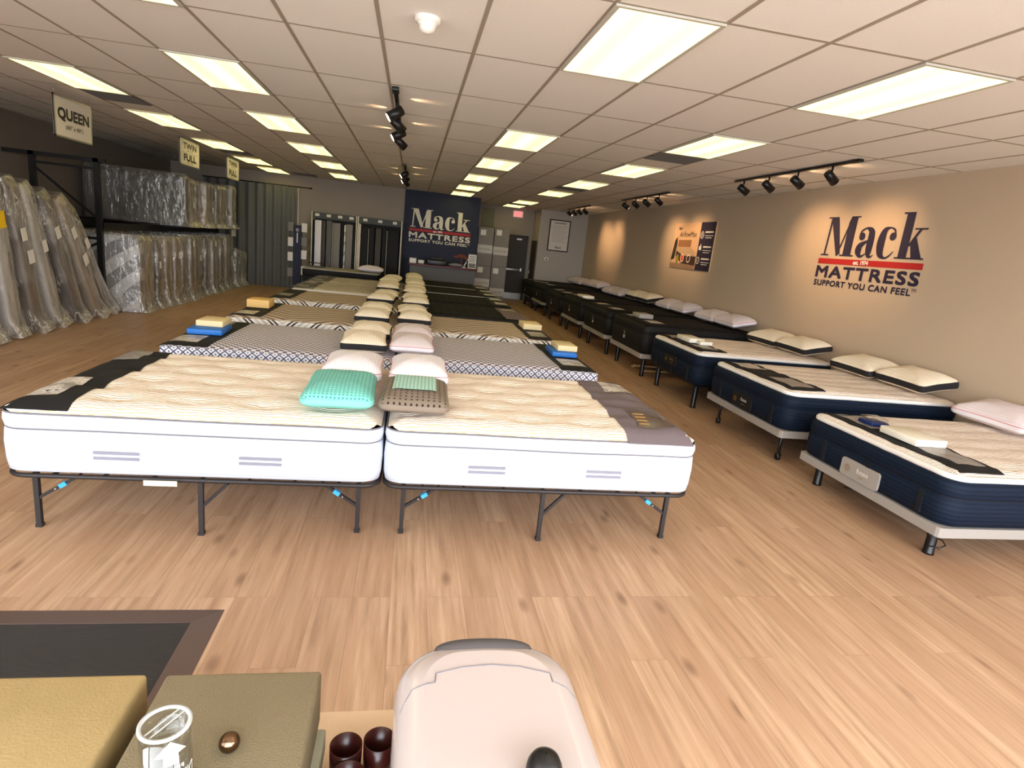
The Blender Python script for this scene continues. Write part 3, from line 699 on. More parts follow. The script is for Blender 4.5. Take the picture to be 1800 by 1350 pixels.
cloth('L6', 'black foot cloth with cards on the last mattress of the left row', -2.06, -1.66, 12.68, 14.07, 'black_fab', [(-2.02, -1.82, 12.8, 13.1, 'card_dark'), (-2.02, -1.82, 13.6, 13.9, 'card_dark')])
cloth('R5', 'black foot cloth with pale cards on the fifth mattress of the right-hand row', 1.52, 1.86, 10.83, 12.22, 'black_fab', [(1.60, 1.84, 10.95, 11.35, 'card'), (1.60, 1.84, 11.75, 12.1, 'card')])
cloth('R6', 'black foot cloth with pale cards on the black mattress with white piping', 1.52, 1.86, 12.60, 13.99, 'black_fab', [(1.60, 1.84, 12.7, 13.1, 'card'), (1.60, 1.84, 13.5, 13.9, 'card')])
cloth('R7', 'black foot cloth on the farthest mattress of the right-hand row', 1.52, 1.86, 14.33, 15.7, 'black_fab', [(1.60, 1.84, 14.5, 14.9, 'card'), (1.60, 1.84, 15.2, 15.5, 'card_dark')])

# ------------------------------------------------------------------ right-wall beds
def adj_base(z0=.2, th=.07, L_=1.96, W_=1.50, leg_r=.034, caster=False, slab=True):
    root = thing('adjustable_base', '-', 'bed base'); a, b = L_ / 2, W_ / 2
    if slab: B().loft([[(x, y, z0) for x, y, _ in rr(a, b, .03, 3, 2)], [(x, y, z0 + th) for x, y, _ in rr(a, b, .03, 3, 2)]], smooth=False).build('upholstered_deck', M['uph'], root)
    else: B().box(-a + .05, a - .05, -b + .05, b - .05, z0, z0 + th).build('steel_deck', M['plastic_black'], root)
    B().box(-a + .35, a - .3, -b + .22, -b + .26, z0 - .07, z0).box(-a + .35, a - .3, b - .26, b - .22, z0 - .07, z0).box(-.1, .35, -.3, .3, z0 - .09, z0).build('lift_mechanism', M['plastic_black'], root)
    for sx in (-1, 1):
        for s_ in (-1, 1):
            x, y = sx * (a - (.13 if sx < 0 else .35)), s_ * (b - .15)
            lg = B().lathe([(leg_r, z0), (leg_r, .02), (leg_r * 1.1, .015), (leg_r * 1.1, 0), (.001, 0)], 16, (x, y, 0)) if not caster else B().lathe([(.016, z0), (.016, .07), (.03, .065), (.03, .05)], 12, (x, y, 0))
            lo_ = lg.build('leg', M['plastic_black'], root)
            if caster: B().tube([(x - .015, y, .03), (x + .015, y, .03)], .03, 14).build('caster_wheel', M['plastic_black'], lo_)
            else: B().lathe([(leg_r + .004, z0 - .06), (leg_r + .004, z0 - .045)], 16, (x, y, 0)).build('collar', M['steel_dark'], lo_)
    return root
XW = 4.575
RWS = [('RW1', 3.06, .195, .335, 'navy'), ('RW2', 4.87, .275, .35, 'navy'), ('RW3', 6.74, .30, .38, 'navy'), ('RW4', 8.55, .305, .44, 'black'), ('RW5', 10.36, .305, .44, 'black'), ('RW6', 12.2, .305, .44, 'black'), ('RW7', 14.02, .305, .44, 'black'), ('RW8', 15.9, .305, .44, 'black'), ('RW9', 17.72, .305, .44, 'black')]
pos = {'RW1': 'nearest bed along the right wall', 'RW2': 'second bed along the right wall', 'RW3': 'third bed along the right wall', 'RW4': 'nearest black bed along the right wall', 'RW5': 'second black bed along the right wall', 'RW6': 'third black bed along the right wall', 'RW7': 'fourth black bed along the right wall', 'RW8': 'fifth black bed along the right wall', 'RW9': 'farthest black bed along the right wall'}
baseA = None; blackM = None
random.seed(3)
for key, y, z0, H_, kind in RWS:
    yc = y + .76; slab = key not in ('RW3', 'RW7', 'RW9')
    caster = key == 'RW2'
    lab = ('light grey bed base on %s under the %s' % ('caster wheels' if caster else 'black legs', pos[key])) if slab else 'black bed base on round legs under the ' + pos[key]
    if key == 'RW5': bs = copy_tree(base4, None, (XW, yc, 0), lab)
    elif key in ('RW6', 'RW8'): bs = copy_tree(base4, None, (XW, yc, 0), lab)
    else:
        bs = adj_base(z0, .07 if slab else .03, caster=caster, slab=slab); bs.location = (XW, yc, 0); bs['label'] = lab
        if key == 'RW4': base4 = bs
    bs['group'] = 'bed bases along the right wall'
    zb = z0 + (.07 if slab else .03)
    if kind == 'navy':
        pr = [(0, -.03), (.02, 0), (H_ * .3, .014), (H_ * .58, .014), (H_ * .62, -.002), (H_ * .66, .012), (H_ * .86, .014), (H_ * .97, -.004), (H_, -.03)]
        m = mattress('navy_mattress', 1.94, 1.50, pr, M['cream2'], M['navy'], (H_ * .62,), M['navy2'], .06, .16, tuftgrid(7, 6, .95, .7), .012, .12, (70, 54), .005, .005, seed=y)
        m['label'] = 'navy mattress with ivory quilted top, the ' + pos[key]
        for yy in (-.55, -.05, .45):
            q = -.97 - .018; B().box(q - .004, q + .02, yy - .02, yy + .02, .03, H_ * .58).build('vertical_strap', M['navy2'], m)
        l = [(x, yv, H_ + .012 + .004 * noise.noise(Vector((x * 22, yv * 22, 1)))) for x, yv, _ in rr(.945, .725, .11, 7, 20)]
        B().tube(l, .022, 8, closed=True).build('ruffled_edge', M['white_knit'], m)
        m.location = (XW, yc, zb)
    else:
        if blackM is None:
            pr = [(0, -.03), (.02, 0), (H_ * .4, .012), (H_ * .66, .012), (H_ * .7, -.004), (H_ * .74, .012), (H_ * .95, .004), (H_, -.02)]
            blackM = mattress('black_mattress', 1.94, 1.50, pr, M['black_quilt'], M['black_side'], (H_ * .7,), M['black_fab'], .035, .14, None, 0, .09, (30, 24), .006, .005, seed=2)
            q = -.97 - .013
            flat('white_print', cat(rect(-.035, .035, 0, .02), rect(-.035, .035, .026, .046), ring(0, .085, .02, .006), rect(-.03, -.005, .115, .123)), (q - .002, .05, .13), (0, -1, 0), (0, 0, 1), M['white_ink'], blackM, .002)
            m = blackM; m['zt'] = m.name; m.location = (XW, yc, zb)
        else: m = copy_tree(blackM, None, (XW, yc, zb))
        m['label'] = 'thick black mattress, the ' + pos[key]
    m['group'] = 'mattresses along the right wall'
    reg(key, m)
# foot labels on the navy mattresses
def foot_plate(key, label, y0, y1, z0, z1, mat, ink, words, x=None):
    m = BEDS[key]; xf = m.location.x - .97 - .024 if x is None else x
    yc, zc = (y0 + y1) / 2, (z0 + z1) / 2
    root = thing('foot_label', label, 'label', (xf, yc, zc), 'foot labels of the navy mattresses')
    w, h = (y1 - y0) / 2, (z1 - z0) / 2
    b = B(); l = rr(w, h, .025, 5, 3); b.loft([[(-.006, -p[0], p[1]) for p in l], [(.012, -p[0], p[1]) for p in l]], smooth=False); b.build('plate', M[mat], root)
    for body, cx, cz, hh, ik in words: flat('lettering', off(text2d(body, h=hh), cx, cz), (-.006, 0, 0), (0, -1, 0), (0, 0, 1), M[ik], root, .003)
    flat('emblem', cat(ring(-w * .62, 0, .028, .005), ring(-w * .62, .0, .014, .004)), (-.006, 0, 0), (0, -1, 0), (0, 0, 1), M['gold_ink'], root, .003)
    return root
foot_plate('RW1', 'silver-grey plate label on the foot of the nearest right-wall bed', 3.63, 4.03, .275, .42, 'ribbon_plate' if 'ribbon_plate' in M else 'uph', None, [('Estate', .04, .012, .035, 'white_ink'), ('hybrid', .03, -.032, .018, 'gold_ink')])
foot_plate('RW2', 'black and gold label on the foot of the second right-wall bed', 5.42, 5.80, .37, .52, 'black_fab', None, [('Estate', .05, .02, .032, 'white_ink'), ('hybrid', .05, -.03, .022, 'gold_ink')])
foot_plate('RW3', 'black and gold label on the foot of the third right-wall bed', 7.28, 7.66, .44, .58, 'black_fab', None, [('Estate', .05, .02, .032, 'gold_ink'), ('hybrid', .05, -.03, .022, 'gold_ink')])
g2_ = 'foot protector cloths on the mattresses'
cloth('RW1', 'black foot cloth under the blocks on the nearest right-wall bed', 3.70, 4.06, 3.14, 4.50, 'black_fab', [(3.76, 4.0, 4.02, 4.42, 'card_dark'), (3.78, 4.02, 3.24, 3.62, 'card_dark')])
cloth('RW2', 'black foot cloth with two cards on the second right-wall bed', 3.68, 4.04, 4.96, 6.30, 'black_fab', [(3.73, 3.98, 5.05, 5.45, 'card_dark'), (3.73, 3.98, 5.85, 6.22, 'card')])
cloth('RW3', 'black foot cloth under the cream block on the third right-wall bed', 3.68, 4.04, 6.84, 8.18, 'black_fab', [(3.75, 3.98, 6.95, 7.3, 'card_dark'), (3.73, 3.98, 7.8, 8.1, 'card_dark')])
for k in ('RW4', 'RW5', 'RW6', 'RW7', 'RW8', 'RW9'):
    y = BEDS[k].location.y
    cloth(k, 'black foot cloth with pale cards on the ' + pos[k], 3.68, 4.0, y - .68, y + .66, 'black_fab', [(3.75, 3.97, y - .62, y - .28, 'card'), (3.75, 3.97, y + .2, y + .5, 'card')])

# ------------------------------------------------------------------ foam samples on the cloths
def block(name, label, bed, x, y, sx, sy_, h, mat, lift=.014, cat_='foam sample', rot=0, bev=.006):
    z = rest(BEDS[bed], x, y) + lift
    o = B().box(-sx / 2, sx / 2, -sy_ / 2, sy_ / 2, 0, h, bev).build(name, M[mat]); o.location = (x, y, z); o.rotation_euler = (0, 0, rot)
    return tag(o, label, cat_, 'foam samples shown on the mattresses')
block('gel_foam_sample', 'blue gel foam slab on the left diamond mattress', 'L2', -1.86, 5.98, .30, .40, .05, 'foam_blue', rot=.05)
block('latex_foam_sample', 'cream foam block stacked on the blue slab of the left diamond mattress', 'L2', -1.86, 6.10, .24, .30, .055, 'foam', .066)
block('gel_foam_sample', 'blue gel foam slab on the right diamond mattress', 'R2', 1.68, 6.22, .27, .42, .05, 'foam_blue', rot=-.03)
block('latex_foam_sample', 'cream foam block stacked on the blue slab of the right diamond mattress', 'R2', 1.72, 6.26, .22, .34, .06, 'foam', .066)
block('peach_foam_block', 'thick peach foam block on the front zigzag mattress of the left row', 'L3', -1.89, 8.05, .27, .30, .10, 'foam_orange')
block('latex_foam_sample', 'cream foam block on the right-hand zigzag mattress', 'R3', 1.70, 8.12, .26, .40, .075, 'foam')
block('latex_foam_block', 'cream perforated latex block on the nearest right-wall bed', 'RW1', 3.90, 3.76, .27, .36, .055, 'foam_white')
block('gel_foam_sample', 'small dark blue gel sample on the nearest right-wall bed', 'RW1', 3.88, 4.14, .16, .16, .03, 'foam_navy')
block('clear_sample_case', 'clear plastic case on the small dark blue sample of the nearest right-wall bed', 'RW1', 3.90, 4.16, .15, .15, .03, 'clear', .046, 'sample case')
block('latex_foam_block', 'cream latex block at the foot of the third right-wall bed', 'RW3', 3.90, 7.62, .22, .40, .06, 'foam_white')
block('latex_foam_block', 'small cream latex block before the larger one on the third right-wall bed', 'RW3', 3.98, 7.36, .18, .12, .05, 'foam_white')
block('grey_foam_block', 'grey foam block on the nearest black bed of the right wall', 'RW4', 3.86, 9.35, .24, .34, .07, 'uph')
block('white_foam_block', 'white foam block on the third black bed of the right wall', 'RW6', 3.86, 12.75, .26, .46, .05, 'foam_white')

# ------------------------------------------------------------------ pillows
def pillow(name, kind, w=.40, l=.64, h=.15, g=.045):
    root = thing(name, '-', 'pillow', group='display pillows'); a, b = w / 2, l / 2
    top = {'teal': 'teal', 'brown': 'brown_foam', 'white': 'pil_white', 'blush': 'pil_pink', 'cream': 'pil_cream'}[kind]
    sq = .10 if kind in ('cream', 'white', 'blush') else .04
    def outline(u, v):
        x, y, t = sq2rr(u, v, a, b, .07 if kind in ('teal', 'brown', 'white') else .05)
        # sides pulled in between the corners
        k = 1 - sq * t * (1 - min(1, abs(abs(u) - abs(v)) * 0 + (min(abs(u), abs(v)) / max(1e-6, max(abs(u), abs(v))))) ** 1.5) * .6
        return x * k, y * k, t
    zm = h * .42
    soft = kind in ('cream', 'white', 'blush')
    def dome(t): return ((1 - t ** 2.1) ** .72 if soft else (1 - t ** 2.8) ** .60) if t < 1 else 0
    tp = B()
    def f1(u, v):
        x, y, t = outline(2 * u - 1, 2 * v - 1); return (x, y, zm + g / 2 + (h - zm - g / 2) * dome(t) + .004 * noise.noise(Vector((x * 14, y * 14, 4))))
    def f0(u, v):
        x, y, t = outline(2 * u - 1, 2 * v - 1); return (x, y, zm - g / 2 - (zm - g / 2) * min(1, dome(t) * 1.15))
    tp.grid(26, 34, f1); tp.grid(18, 24, f0, flip=True)
    body = tp.build('pillow_body', M[top], root)
    n = 22; per = [(-1 + 2 * i / n, -1) for i in range(n)] + [(1, -1 + 2 * i / n) for i in range(n)] + [(1 - 2 * i / n, 1) for i in range(n)] + [(-1, 1 - 2 * i / n) for i in range(n)]
    lp = [outline(u, v) for u, v in per]
    lo = [[(x * s_, y * s_, z) for x, y, _ in lp] for z, s_ in ((zm - g / 2, 1), (zm, 1.012), (zm + g / 2, 1))]
    gm = {'cream': 'gusset', 'teal': 'teal', 'brown': 'brown_foam', 'white': 'pil_white', 'blush': 'pil_white'}[kind]
    B().loft(lo, False, False).build('gusset', M[gm], root)
    if kind in ('white', 'blush'):
        B().tube([(x * 1.003, y * 1.003, zm + g / 2) for x, y, _ in lp], .003, 5, closed=True).build('piping', M['pink_pipe'], root)
    if kind == 'cream':
        B().box(-a * .9 - .012, -a * .9, -b * .84, -b * .78, zm - .012, zm + .012).build('brand_tab', M['ribbon'], root)
    if kind == 'brown':
        def f2(u, v):
            x = (-.78 + 1.5 * u) * a * .85; y = (-.52 + 1.42 * v) * b * .98; t = max(abs(x) / a, abs(y) / b)
            return (x, y, zm + g / 2 + (h - zm - g / 2) * dome(min(1, t)) + .010)
        B().grid(14, 18, f2).build('cooling_panel', M['mint'], root)
    return root
PK = {k: None for k in ('teal', 'brown', 'white', 'blush', 'cream')}
def put_pillow(kind, bed, x, y, label, rotz=0, tilt=(0, 0), dz=0, thick=1):
    z = rest(BEDS[bed], x, y) + (.016 if bed in ('L1', 'R1') else .006) + dz; loc = (x, y, z); rot = (tilt[0], tilt[1], rotz)
    if PK[kind] is None:
        sz = {'teal': (.42, .70, .14, .03), 'brown': (.42, .66, .13, .03), 'white': (.42, .64, .18, .045), 'blush': (.42, .64, .17, .035), 'cream': (.42, .64, .175, .055)}[kind]
        p = PK[kind] = pillow('pillow', kind, *sz); p.location = loc; p.rotation_euler = rot; p['label'] = label
    else: p = copy_tree(PK[kind], None, loc, label, rot)
    p.scale = (1, 1.1 if thick > 1 else 1, thick)
    return p
put_pillow('teal', 'L1', -.385, 3.70, 'teal perforated latex pillow on the front-left white mattress', .03)
put_pillow('white', 'L1', -.37, 4.36, 'white pillow with pink piping behind the teal pillow', .02)
put_pillow('brown', 'R1', .075, 3.68, 'taupe foam pillow with a mint perforated panel on the front-right white mattress', -.03)
put_pillow('white', 'R1', .10, 4.33, 'white pillow behind the taupe and mint pillow', 0)
put_pillow('cream', 'L2', -.40, 5.72, 'cream pillow with black sides, front one on the left diamond mattress', .05)
put_pillow('cream', 'L2', -.38, 6.38, 'cream pillow with black sides, rear one on the left diamond mattress')
put_pillow('blush', 'R2', .05, 5.80, 'pale blush pillow with pink piping, front one on the right diamond mattress')
put_pillow('blush', 'R2', .06, 6.45, 'pale blush pillow with pink piping, rear one on the right diamond mattress')
rowtxt = {'L3': 'front zigzag mattress of the left row', 'R3': 'right-hand zigzag mattress', 'L4': 'rear zigzag mattress of the left row', 'R4': 'black mattress with the mauve-grey foot cloth', 'L5': 'plastic-covered fifth mattress of the left row', 'R5': 'fifth mattress of the right-hand centre row', 'L6': 'last mattress of the left row', 'R6': 'black mattress with white piping', 'R7': 'farthest mattress of the right-hand centre row'}
for k in ('L3', 'R3', 'L4', 'R4', 'L5', 'R5', 'L6', 'R6', 'R7'):
    y = BEDS[k].location.y; x = -.42 if k[0] == 'L' else .08
    for dy, w_ in ((-.36, 'front'), (.30, 'rear')):
        put_pillow('cream', k, x + random.uniform(-.03, .03), y + dy, 'cream pillow with black sides, %s one on the %s' % (w_, rowtxt[k]), random.uniform(-.06, .06), dz=.025 if k in ('L5', 'L6') else 0)
rwk = {'RW1': ['blush'], 'RW2': ['cream', 'cream'], 'RW3': ['cream', 'cream'], 'RW4': ['blush', 'blush'], 'RW5': ['blush', 'blush'], 'RW6': ['cream', 'cream'], 'RW7': ['blush', 'blush'], 'RW8': ['blush', 'blush'], 'RW9': ['blush', 'blush']}
for k, ks in rwk.items():
    y = BEDS[k].location.y
    for i, kd in enumerate(ks):
        dy = (-.36, .36)[i] if len(ks) > 1 else .44
        lab = ('cream pillow' if kd == 'cream' else 'pale blush pillow') + ', %s, on the %s' % (('nearer one', 'farther one')[i] if len(ks) > 1 else 'alone', pos[k].replace('along the right wall', 'by the right wall'))
        put_pillow(kd, k, 5.32, y + dy, lab, random.uniform(-.05, .05) + PI, (0, .20), .035, 1.2)
# ------------------------------------------------------------------ wall lettering, poster, notice
RW_R, UP = (0, -1, 0), (0, 0, 1)
wl = thing('wall_lettering', 'large navy store name lettering with red bar on the right wall', 'wall lettering', (XR - .002, 6.70, 2.09))
logo(wl, (0, 0, 0), RW_R, UP, 1.76, 'navy_ink')
ps = thing('wall_poster', 'square bed poster with navy side column on the right wall', 'poster', (XR, 11.52, 2.18))
B().box(-.02, 0, -.90, .90, -.465, .465).build('board', P('poster_photo_ground', (214, 178, 140), .6, var=.05), ps)
o_ = (-.021, 0, 0)
flat('side_column', rect(.30, .90, -.465, .465), o_, RW_R, UP, M['navy_ink'], ps, .001)
flat('wordmark', off(MACK, -.70, .33, .055), o_, RW_R, UP, M['black_ink'], ps, .002)
flat('product_line', off(text2d('AirflowMax', w=.78, h=.11), -.22, .235), o_, RW_R, UP, M['black_ink'], ps, .002)
flat('picture_headboard', rect(-.62, -.02, -.02, .12), o_, RW_R, UP, P('poster_brown', (150, 104, 70), .7), ps, .002)
flat('picture_bedding', poly([(-.66, -.02), (-.02, -.02), (.22, -.12), (.22, -.20), (-.30, -.20), (-.66, -.10)]), o_, RW_R, UP, P('poster_beige', (190, 160, 128), .7), ps, .003)
flat('picture_mattress', poly([(-.66, -.10), (-.30, -.20), (.28, -.20), (.28, -.38), (-.34, -.36), (-.66, -.22)]), o_, RW_R, UP, P('poster_dark_brown', (66, 44, 36), .7), ps, .0035)
flat('picture_plant', poly([(-.88, -.30), (-.72, -.28), (-.66, .05), (-.70, .18), (-.80, .10)]), o_, RW_R, UP, P('poster_dark_green', (50, 46, 34), .7), ps, .003)
flat('picture_rug', rect(-.89, .28, -.46, -.36), o_, RW_R, UP, P('poster_rug', (150, 122, 100), .7, var=.2, vs=40), ps, .0025)
flat('picture_fruit', cat(disc(-.56, -.28, .07, 16, .10)), o_, RW_R, UP, P('poster_green', (150, 140, 60), .7), ps, .004)
flat('badge', disc(-.33, -.25, .085), o_, RW_R, UP, P('poster_orange', (206, 96, 54), .7), ps, .004)
flat('badge_ring', cat(ring(-.33, -.25, .085, .015), ring(-.04, -.25, .085, .02)), o_, RW_R, UP, M['white_ink'], ps, .005)
ic = [ring(.40, .22, .07, .012), ring(.40, .22, .035, .01), rect(.35, .45, -.07, -.0), poly([(.37, .0), (.43, .0), (.43, .06)]), ring(.38, -.27, .07, .014), poly([(.35, -.26), (.375, -.30), (.43, -.20), (.375, -.275)])]
flat('icon', cat(*ic), o_, RW_R, UP, M['white_ink'], ps, .004)
ln = []
for z in (.26, -.02, -.25): ln += [rect(.52, .84, z, z + .028), rect(.52, .85, z - .06, z - .048), rect(.55, .80, z - .10, z - .088)]
flat('caption_lines', cat(*ln), o_, RW_R, UP, M['white_ink'], ps, .004)
nt = thing('framed_notice', 'framed notice with black border on the pale corner wall', 'notice', (4.66, 19.3, 2.28))
B().box(-.35, .35, -.03, 0, -.50, .50).build('frame', M['black_ink'], nt)
B().box(-.315, .315, -.034, -.03, -.465, .465).build('paper', M['sign'], nt)
ln = [rect(-.20, .20, .38, .41)] + [rect(-.24, .24 - .1 * ((i * 7) % 3) / 2, .30 - i * .055, .308 - i * .055) for i in range(10)]
flat('text_lines', cat(*ln), (0, -.034, 0), (1, 0, 0), UP, M['vent'], nt, .001)
flat('wordmark', off(MACK, -.11, -.41, .07), (0, -.034, 0), (1, 0, 0), UP, M['black_ink'], nt, .002)
th = thing('thermostat', 'small white thermostat below the framed notice', 'thermostat', (4.33, 19.3, 1.5))
B().box(-.07, .07, -.025, 0, -.055, .055, .006).build('housing', M['smoke'], th)
B().lathe([(.001, 0), (.03, 0), (.03, .004)], 16).build('dial', M['vent'], th, (0, -.03, 0)).rotation_euler = (PI / 2, 0, 0)
ex = thing('exit_sign', 'red EXIT sign above the alcove door', 'exit sign', (3.42, YA, 2.86))
B().box(-.16, .16, -.05, 0, -.10, .10, .006).build('housing', mat_emit('exit_sign_face', (.62, .30, .28), .35), ex)
flat('lettering', bold2d('EXIT', .006, w=.23, h=.11), (0, -.051, 0), (1, 0, 0), UP, mat_emit('exit_letters', (.9, .08, .08), 1.2), ex, .002)
wb = tag(B().box(2.2, 2.62, YA - .03, YA, 2.34, 2.95).build('wall_hatch', P('olive_hatch', (120, 118, 96), .7)), 'olive-grey hatch panel high on the alcove wall above the cartons', 'wall panel')

# hanging size signs (read from the aisle)
def size_sign(label, x, y0, y1, z0, z1, lines):
    t = thing('hanging_sign', label, 'sign', (x, (y0 + y1) / 2, z0), 'hanging mattress size signs'); w = (y1 - y0) / 2; h = z1 - z0
    B().box(-.006, .006, -w, w, 0, h).build('board', M['sign'], t)
    B().box(-.010, .010, -w, -w + .02, 0, h).box(-.010, .010, w - .02, w, 0, h).box(-.01, .01, -w, w, h - .02, h).box(-.01, .01, -w, w, 0, .02).build('sign_frame', M['metal'], t)
    B().tube([(0, -w + .03, h), (0, -w + .03, CEIL - z0)], .004, 6).tube([(0, w - .03, h), (0, w - .03, CEIL - z0)], .004, 6).build('hanger', M['metal'], t)
    for body, cy_, hh, ww, bold in lines: flat('lettering', off(bold2d(body, bold * .22, w=ww * 2 * w, h=hh * h), 0, cy_ * h), (.007, 0, 0), (0, 1, 0), UP, M['black_ink'], t, .002)
    flat('lettering_rule', rect(-w * .8, w * .8, h * .5 - .003, h * .5 + .003), (.007, 0, 0), (0, 1, 0), UP, M['vent'], t, .001) if len(lines) > 2 else None
size_sign('hanging white QUEEN size sign above the left mattress rack', -4.2, 8.14, 8.97, 2.49, 2.96, [('QUEEN', .56, .30, .82, .03), ('(60" x 80")', .27, .13, .46, 0)])
tw = [('TWIN', .76, .22, .66, .02), ('(38" x 75")', .58, .07, .3, 0), ('FULL', .32, .24, .62, .03), ('(54" x 75")', .12, .07, .3, 0)]
size_sign('hanging white TWIN FULL sign, nearer of the two', -4.05, 11.55, 12.5, 2.57, 3.01, tw)
size_sign('hanging white TWIN FULL sign, farther one before the curtain', -4.05, 14.2, 15.1, 2.57, 3.01, tw)

# ------------------------------------------------------------------ back wall: navy panel, counter, display cases, tower, curtain
pn = thing('store_panel', 'navy full-height panel with the store name in cream letters', 'panel', (.77, 17.72, 0))
B().box(-1.08, 1.08, 0, .2, 0, CEIL).build('board', M['panel_navy'], pn)
logo(pn, (-.025, -.001, 2.0), (1, 0, 0), UP, 1.78, 'cream_ink')
flat('palm_picture', cat(disc(.66, 1.36, .13, 16, .05), disc(.52, 1.32, .10, 16, .035), disc(.80, 1.31, .10, 16, .035), poly([(.64, 1.10), (.68, 1.10), (.67, 1.35), (.64, 1.35)]), rect(.55, .78, 1.09, 1.11)), (0, -.001, 0), (1, 0, 0), UP, P('rust_print', (120, 52, 34), .6), pn, .003)
ct = thing('service_counter', 'grey service counter with dark red top in front of the navy panel', 'counter', (.83, 16.22, 0))
B().box(-.88, .88, .02, .55, 0, 1.03).build('body', M['counter'], ct)
B().box(-.93, .93, -.03, .60, 1.03, 1.075, .006).build('countertop', M['counter_top'], ct)
def on_counter(name, label, cat_, x, y, build, m):
    t = build.build(name, M[m]); t.location = (x, y, 1.076); return tag(t, label, cat_)
on_counter('tissue_box', 'small white box at the left end of the grey counter', 'box', .02, 16.40, B().box(-.09, .09, -.07, .07, 0, .13, .008), 'smoke')
on_counter('paper_roll', 'small white roll on the counter beside the white box', 'paper roll', .24, 16.38, B().tube([(-.08, 0, .05), (.08, 0, .05)], .05, 14), 'smoke')
pr_ = thing('printer', 'black desktop printer in the middle of the grey counter', 'printer', (.66, 16.45, 1.076))
B().box(-.26, .26, -.16, .16, 0, .14, .015).build('body', M['plastic_black'], pr_); B().box(-.18, .2, -.12, .1, .14, .20, .02).build('lid', M['plastic_black'], pr_)
on_counter('blue_pillow', 'pale blue small pillow on the counter', 'pillow', 1.18, 16.36, B().grid(14, 8, lambda u, v: ((u - .5) * .40, (v - .5) * .2, .05 + .05 * (math.sin(PI * u) * math.sin(PI * v)) ** .5)).grid(14, 8, lambda u, v: ((u - .5) * .40, (v - .5) * .2, .05 - .05 * (math.sin(PI * u) * math.sin(PI * v)) ** .5), flip=True), 'ribbon')
on_counter('desk_fan', 'curved white desk stand beside the brochure on the counter', 'stand', 1.40, 16.40, B().tube([(0, 0, 0), (.02, 0, .08), (.06, 0, .15), (.08, 0, .22), (.13, 0, .25)], .014, 8).box(-.06, .06, -.05, .05, 0, .015), 'smoke')
br_ = thing('brochure_stand', 'upright white brochure at the right end of the counter', 'brochure', (1.62, 16.40, 1.076))
B().box(-.11, .11, -.005, .005, 0, .38).build('sheet', M['tag'], br_)
flat('picture', rect(-.09, .09, .02, .14), (0, -.006, 0), (1, 0, 0), UP, M['vent'], br_, .001)
flat('text_lines', cat(*[rect(-.08, .08, .18 + i * .045, .2 + i * .045) for i in range(4)]), (0, -.006, 0), (1, 0, 0), UP, M['ribbon'], br_, .001)

def case(label, x0, x1, samples, ntags):
    t = thing('sample_rack', label, 'display rack', ((x0 + x1) / 2, 17.05, 0), 'upright mattress sample racks'); w = (x1 - x0) / 2
    B().box(-w, w, .42, .46, 0, 2.12).build('back_panel', M['black_side'], t)
    for q in (-w, w - .025): B().box(q, q + .025, 0, .46, 0, 2.14).build('side_panel', M['cream_ink'], t)
    B().box(-w, w, 0, .46, 0, .10).build('base', M['plastic_black'], t)
    B().box(-w + .025, w - .025, -.01, .03, 1.97, 2.13).build('header', P('grey_header', (74, 76, 78), .7), t)
    for i in range(ntags): 
        x = -w + (i + .5) * 2 * w / ntags; B().box(x - .055, x + .055, -.016, -.01, 2.03, 2.10).build('header_card', M['tag'], t)
    for i, (f0, f1, m, h) in enumerate(samples):
        B().box(-w + .03 + f0 * (2 * w - .06), -w + .03 + f1 * (2 * w - .06), .03, .40, .10, h, .012).build('mattress_sample', M[m], t)
case('left upright sample rack of narrow mattress samples by the back wall', -2.73, -1.54, [(0, .05, 'navy', 1.93), (.05, .20, 'pil_white', 1.93), (.21, .30, 'door', 1.93), (.32, .44, 'counter', 1.95), (.45, .47, 'white_trim', 1.9), (.48, .64, 'box_grey', 1.9), (.66, .72, 'navy2', 1.9), (.73, .77, 'stripe', 1.88), (.78, .93, 'box_grey', 1.9), (.94, .99, 'black_side', 1.9)], 4)
case('right upright sample rack of black mattress samples beside the navy panel', -1.52, -.33, [(0, .05, 'cream2', 1.95), (.06, .22, 'black_side', 1.9), (.23, .245, 'white_trim', 1.85), (.26, .38, 'black_side', 1.9), (.40, .54, 'door', 1.88), (.56, .66, 'black_side', 1.9), (.67, .685, 'white_trim', 1.85), (.70, .97, 'black_side', 1.88)], 3)
tb = thing('display_tower', 'narrow navy display tower with white cards at its sides', 'display tower', (-2.92, 16.2, 0))
B().box(-.10, .10, -.06, .06, 0, 1.74).build('column', M['panel_navy'], tb)
B().box(-.2, .2, -.16, .16, 0, .03).build('foot', M['plastic_black'], tb)
flat('lettering', cat(ring(0, 1.62, .035, .012), rect(-.012, .012, 1.30, 1.55)), (0, -.061, 0), (1, 0, 0), UP, M['white_ink'], tb, .002)
for s_, zs in ((-1, (.55, .95, 1.32, 1.70)), (1, (.62, 1.02, 1.35, 1.70))):
    for i, z in enumerate(zs): B().box(s_ * .10 if s_ > 0 else -.23, .23 if s_ > 0 else -.10, -.04, .02, z - .12, z + .10).build('card_holder', M['tag'] if (i + (s_ > 0)) % 3 else M['box_grey'], tb)
